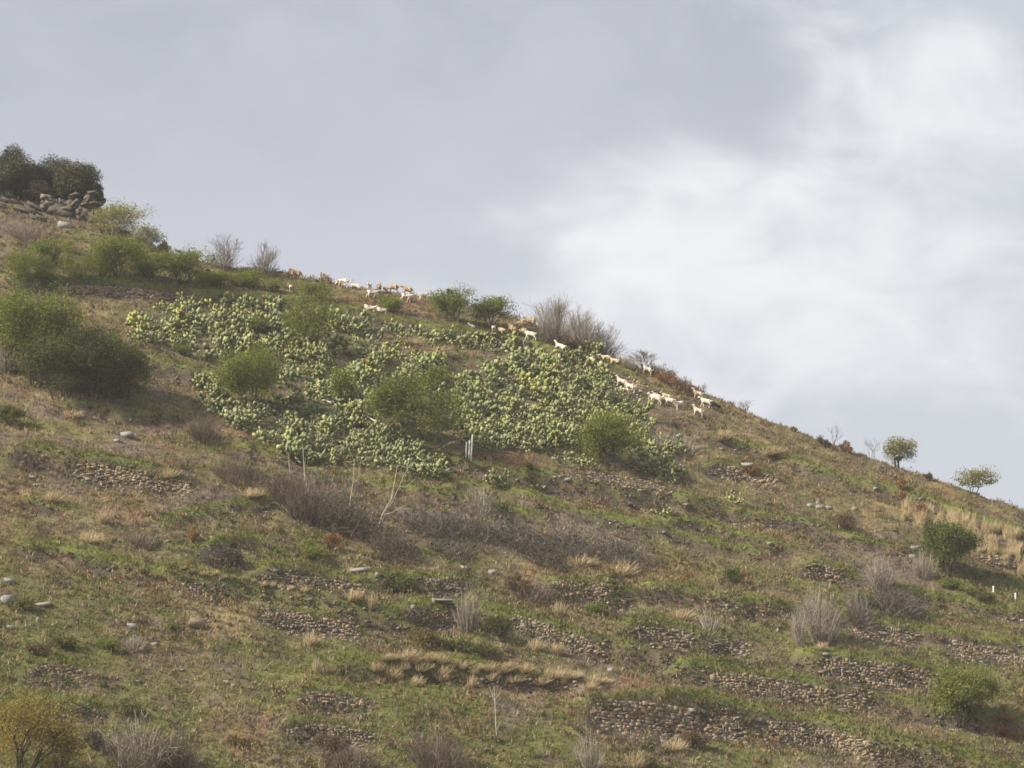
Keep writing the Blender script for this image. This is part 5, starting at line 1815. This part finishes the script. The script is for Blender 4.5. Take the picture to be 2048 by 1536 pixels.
def animal(kind, pose, mat, u, v, face, label, size=1.0, back=0.0, sink=.03):
    p = place(u, v)
    if back:
        p = p + np.array([0, back, 0]); p[2] = H(p[0], p[1])
    yaw = {'l': math.pi, 'r': 0.0, 'a': math.pi / 2, 't': -math.pi / 2, 'la': math.pi * .78, 'ra': math.pi * .22, 'lt': -math.pi * .78, 'rt': -math.pi * .22}[face]
    yaw += random.uniform(-.15, .15)
    gx, gy = grad(p[0], p[1])
    f = Vector((math.cos(yaw), math.sin(yaw), float(np.clip(gx * math.cos(yaw) + gy * math.sin(yaw), -.5, .5)))).normalized()
    l = Vector((-math.sin(yaw), math.cos(yaw), 0))
    up = f.cross(l)
    t = thing(kind, label, kind, p, 'sheep of the flock' if kind == 'sheep' else 'goats of the flock')
    m3 = Matrix((f, l, up)).transposed().to_4x4()
    t.matrix_world = Matrix.Translation(Vector(p) - Vector((0, 0, sink))) @ m3 @ Matrix.Scale(size, 4)
    body = None
    for nm, me in APRO[kind, pose, mat]:
        o = link(nm, me, body or t)
        body = body or o


ANIMALS = [
    ('sheep', 'stand', 'wool', 590, 557, 'l', 'brown sheep highest on the skyline beside the bare tree', 1.12),
    ('sheep', 'graze', 'wool', 579, 555, 'l', 'brown sheep half hidden behind the highest skyline sheep', 1.0),
    ('sheep', 'graze', 'wool', 648, 563, 'r', 'tan sheep partly hidden by the wide green shrub on the skyline', 1.0),
    ('sheep', 'stand', 'palewool', 551, 582, 'l', 'cream sheep peeping from shrubs left below the skyline', .9),
    ('sheep', 'stand', 'palewool', 582, 583, 't', 'small cream sheep behind shrub below the highest sheep', .8),
    ('goat', 'graze', 'goat', 685, 570, 'l', 'white goat grazing on the skyline left of the sheep group', 1.15),
    ('sheep', 'graze', 'wool', 676, 571, 'r', 'dark brown sheep in front of the skyline grazing goat', .7),
    ('goat', 'lie', 'goat', 712, 578, 'l', 'white goat lying behind the skyline crest', 1.1),
    ('goat', 'stand', 'goat', 740, 581, 't', 'white goat on the skyline facing the viewer', 1.0),
    ('sheep', 'stand', 'wool', 759, 580, 'a', 'brown sheep on the skyline seen from behind', 1.0),
    ('sheep', 'stand', 'palewool', 770, 584, 't', 'small cream lamb between brown sheep on the skyline', .72),
    ('sheep', 'graze', 'wool', 786, 585, 'l', 'brown sheep grazing left in the middle of the skyline group', 1.1),
    ('sheep', 'stand', 'wool', 814, 589, 'l', 'brown sheep at the right of the skyline group', 1.05),
    ('goat', 'walk', 'goat', 743, 596, 'r', 'white goat walking right on red earth below the skyline', 1.1),
    ('goat', 'walk', 'goat', 810, 603, 'r', 'white goat behind the green shrub below the skyline sheep', 1.15),
    ('goat', 'stand', 'goat', 846, 602, 'ra', 'white goat turned away at right of the skyline group', 1.05),
    ('goat', 'lie', 'goat', 738, 621, 'r', 'white goat lying on terrace edge left of the green shrub', 1.15),
    ('goat', 'lie', 'goat', 762, 625, 'r', 'white goat lying with head up touching the green shrub', 1.1),
    ('goat', 'lie', 'goat', 943, 655, 'l', 'small white kid lying on the terrace between two ridge trees', .7),
    ('sheep', 'stand', 'palewool', 987, 665, 't', 'cream sheep facing forward under the olive-brown ridge tree', .85),
    ('sheep', 'stand', 'palewool', 999, 667, 'rt', 'small cream sheep right of the forward-facing cream one', .8),
    ('sheep', 'graze', 'wool', 1060, 643, 'l', 'tan sheep topmost on the crest by the tall bare tree', 1.0),
    ('sheep', 'stand', 'wool', 1059, 653, 'l', 'tan sheep just below the topmost crest sheep', 1.1),
    ('sheep', 'graze', 'wool', 1042, 656, 'la', 'tan sheep grazing left of the crest pair', 1.15),
    ('sheep', 'stand', 'wool', 1021, 667, 'la', 'tan sheep leftmost of the five on the crest slope', 1.15),
    ('sheep', 'graze', 'wool', 1042, 674, 'l', 'tan sheep lowest on the crest slope next to white goat', 1.2),
    ('goat', 'walk', 'goat', 1060, 682, 'l', 'white goat beside the lowest tan sheep, above the stump', 1.15),
    ('goat', 'lie', 'goat', 1031, 679, 'l', 'white kid lying left of the goat above the stump', .6),
    ('goat', 'lie', 'goat', 1120, 700, 'l', 'white goat lying behind the terrace edge under bare trees', 1.15),
    ('goat', 'stand', 'goat', 1195, 726, 'l', 'white goat standing at top right corner of the cacti', 1.1),
    ('goat', 'lie', 'cream', 1214, 720, 'l', 'cream goat lying behind the crest, left of two', 1.0),
    ('goat', 'lie', 'cream', 1230, 726, 'l', 'cream goat lying behind the crest, right of two', 1.0),
    ('goat', 'stand', 'goat', 1292, 750, 'l', 'white goat on the crest above the stone face', 1.1),
    ('goat', 'stand', 'black', 1304, 750, 'a', 'small black goat behind the white goat on the crest', .7),
    ('goat', 'stand', 'goat', 1240, 774, 'l', 'white goat with raised head leading at the cactus edge', 1.1),
    ('goat', 'stand', 'goat', 1258, 785, 'l', 'white goat following the leading goat at the cactus edge', 1.15),
    ('goat', 'graze', 'cream', 1250, 786, 'l', 'cream kid in front of the two leading goats', .75),
    ('goat', 'walk', 'goat', 1309, 808, 'l', 'white goat striding left at head of the lower trio', 1.15),
    ('goat', 'walk', 'goat', 1312, 803, 'l', 'white goat half hidden behind the striding one', 1.0),
    ('goat', 'walk', 'cream', 1332, 803, 'l', 'cream goat behind the middle goat of the lower trio', 1.0),
    ('goat', 'walk', 'goat', 1339, 812, 'l', 'white goat in the middle of the lower trio', 1.05),
    ('goat', 'stand', 'goat', 1360, 819, 'lt', 'white goat with raised head, last of the lower trio', 1.1),
    ('goat', 'stand', 'goat', 1394, 833, 'l', 'lowest white goat standing alone on the brown earth', 1.1),
    ('goat', 'stand', 'cream', 1395, 799, 'l', 'cream goat at the top of the right trio', 1.1),
    ('goat', 'walk', 'goat', 1411, 815, 'l', 'white goat in front of the black goat', 1.15),
    ('goat', 'graze', 'black', 1427, 821, 'r', 'black goat grazing at the far right of the flock', 1.1),
    ('goat', 'stand', 'cream', 1379, 782, 'l', 'cream goat on the crest by the rusty bushes', .95),
]
APRO['goat', 'graze', 'cream'] = [('body', quad('goat', 'graze', 'cream')[0]), ('horn', horn_mesh(.66, .22, 1)), ('horn', horn_mesh(.66, .22, -1))]
_m, _h = quad('goat', 'lie', 'cream')
APRO['goat', 'lie', 'cream'] = [('body', _m), ('horn', horn_mesh(*_h, 1)), ('horn', horn_mesh(*_h, -1))]
for k_, po_, ma_, u_, v_, fc_, lb_, sz_ in ANIMALS:
    animal(k_, po_, ma_, u_, v_, fc_, lb_, sz_)


# ---------------------------------------------------------------- the seated person
def person():
    p = place(1791, 966)
    t = thing('person', 'person in dark jacket and pale trousers sitting on the slope below silvery tree', 'person', p)
    N = {'pel': (0, 0, .14, .15), 'wa': (0, .02, .34, .14), 'ch': (0, 0, .54, .165), 'nk': (0, -.02, .68, .06), 'hd': (0, -.04, .80, .10), 'crown': (0, -.03, .90, .09)}
    E = [('pel', 'wa'), ('wa', 'ch'), ('ch', 'nk'), ('nk', 'hd'), ('hd', 'crown')]
    for s, n in ((1, 'l'), (-1, 'r')):
        N['shl' + n] = (.17 * s, 0, .57, .07); N['el' + n] = (.25 * s, -.10, .36, .05); N['wr' + n] = (.13 * s, -.32, .32, .035); N['ha' + n] = (.08 * s, -.38, .32, .03)
        E += [('ch', 'shl' + n), ('shl' + n, 'el' + n), ('el' + n, 'wr' + n), ('wr' + n, 'ha' + n)]
        N['th' + n] = (.11 * s, -.12, .15, .095); N['kn' + n] = (.14 * s, -.45, .30, .065); N['an' + n] = (.13 * s, -.56, -.12, .045); N['to' + n] = (.14 * s, -.72, -.16, .04)
        E += [('pel', 'th' + n), ('th' + n, 'kn' + n), ('kn' + n, 'an' + n), ('an' + n, 'to' + n)]
    me = skin('body', N, E, 'black', 0)
    me.materials.clear()
    for mm in (solid_mat('dark_jacket', (.03, .03, .034), .15, 8), solid_mat('skin_tone', (.48, .28, .20), .08, 8), solid_mat('pale_trousers', (.27, .31, .36), .12, 8), solid_mat('shoe', (.05, .04, .035), .1, 8)):
        me.materials.append(mm)
    for f in me.polygons:
        c = f.center
        if c.z > .69:
            f.material_index = 1
        elif c.y < -.30 and c.z > .25 and abs(c.x) < .16 and c.z > .31 and c.y > -.44 and c.y < -.33:
            f.material_index = 1
        elif c.y < -.60:
            f.material_index = 3
        elif (c.z < .24) or (c.y < -.36):
            f.material_index = 2
    link('body', me, t)
    bm = bmesh.new()
    bmesh.ops.create_icosphere(bm, subdivisions=2, radius=.118)
    for v in list(bm.verts):
        if v.co.y < -.045 and v.co.z < .04 or v.co.z < -.06:
            bm.verts.remove(v)
    for v in bm.verts:
        v.co.z += .86; v.co.y -= .015
    hm = bpy.data.meshes.new('hair'); bm.to_mesh(hm); bm.free()
    hm.materials.append(M['face'])
    link('hair', hm, t)
    t.rotation_euler = (0, 0, .5)


person()
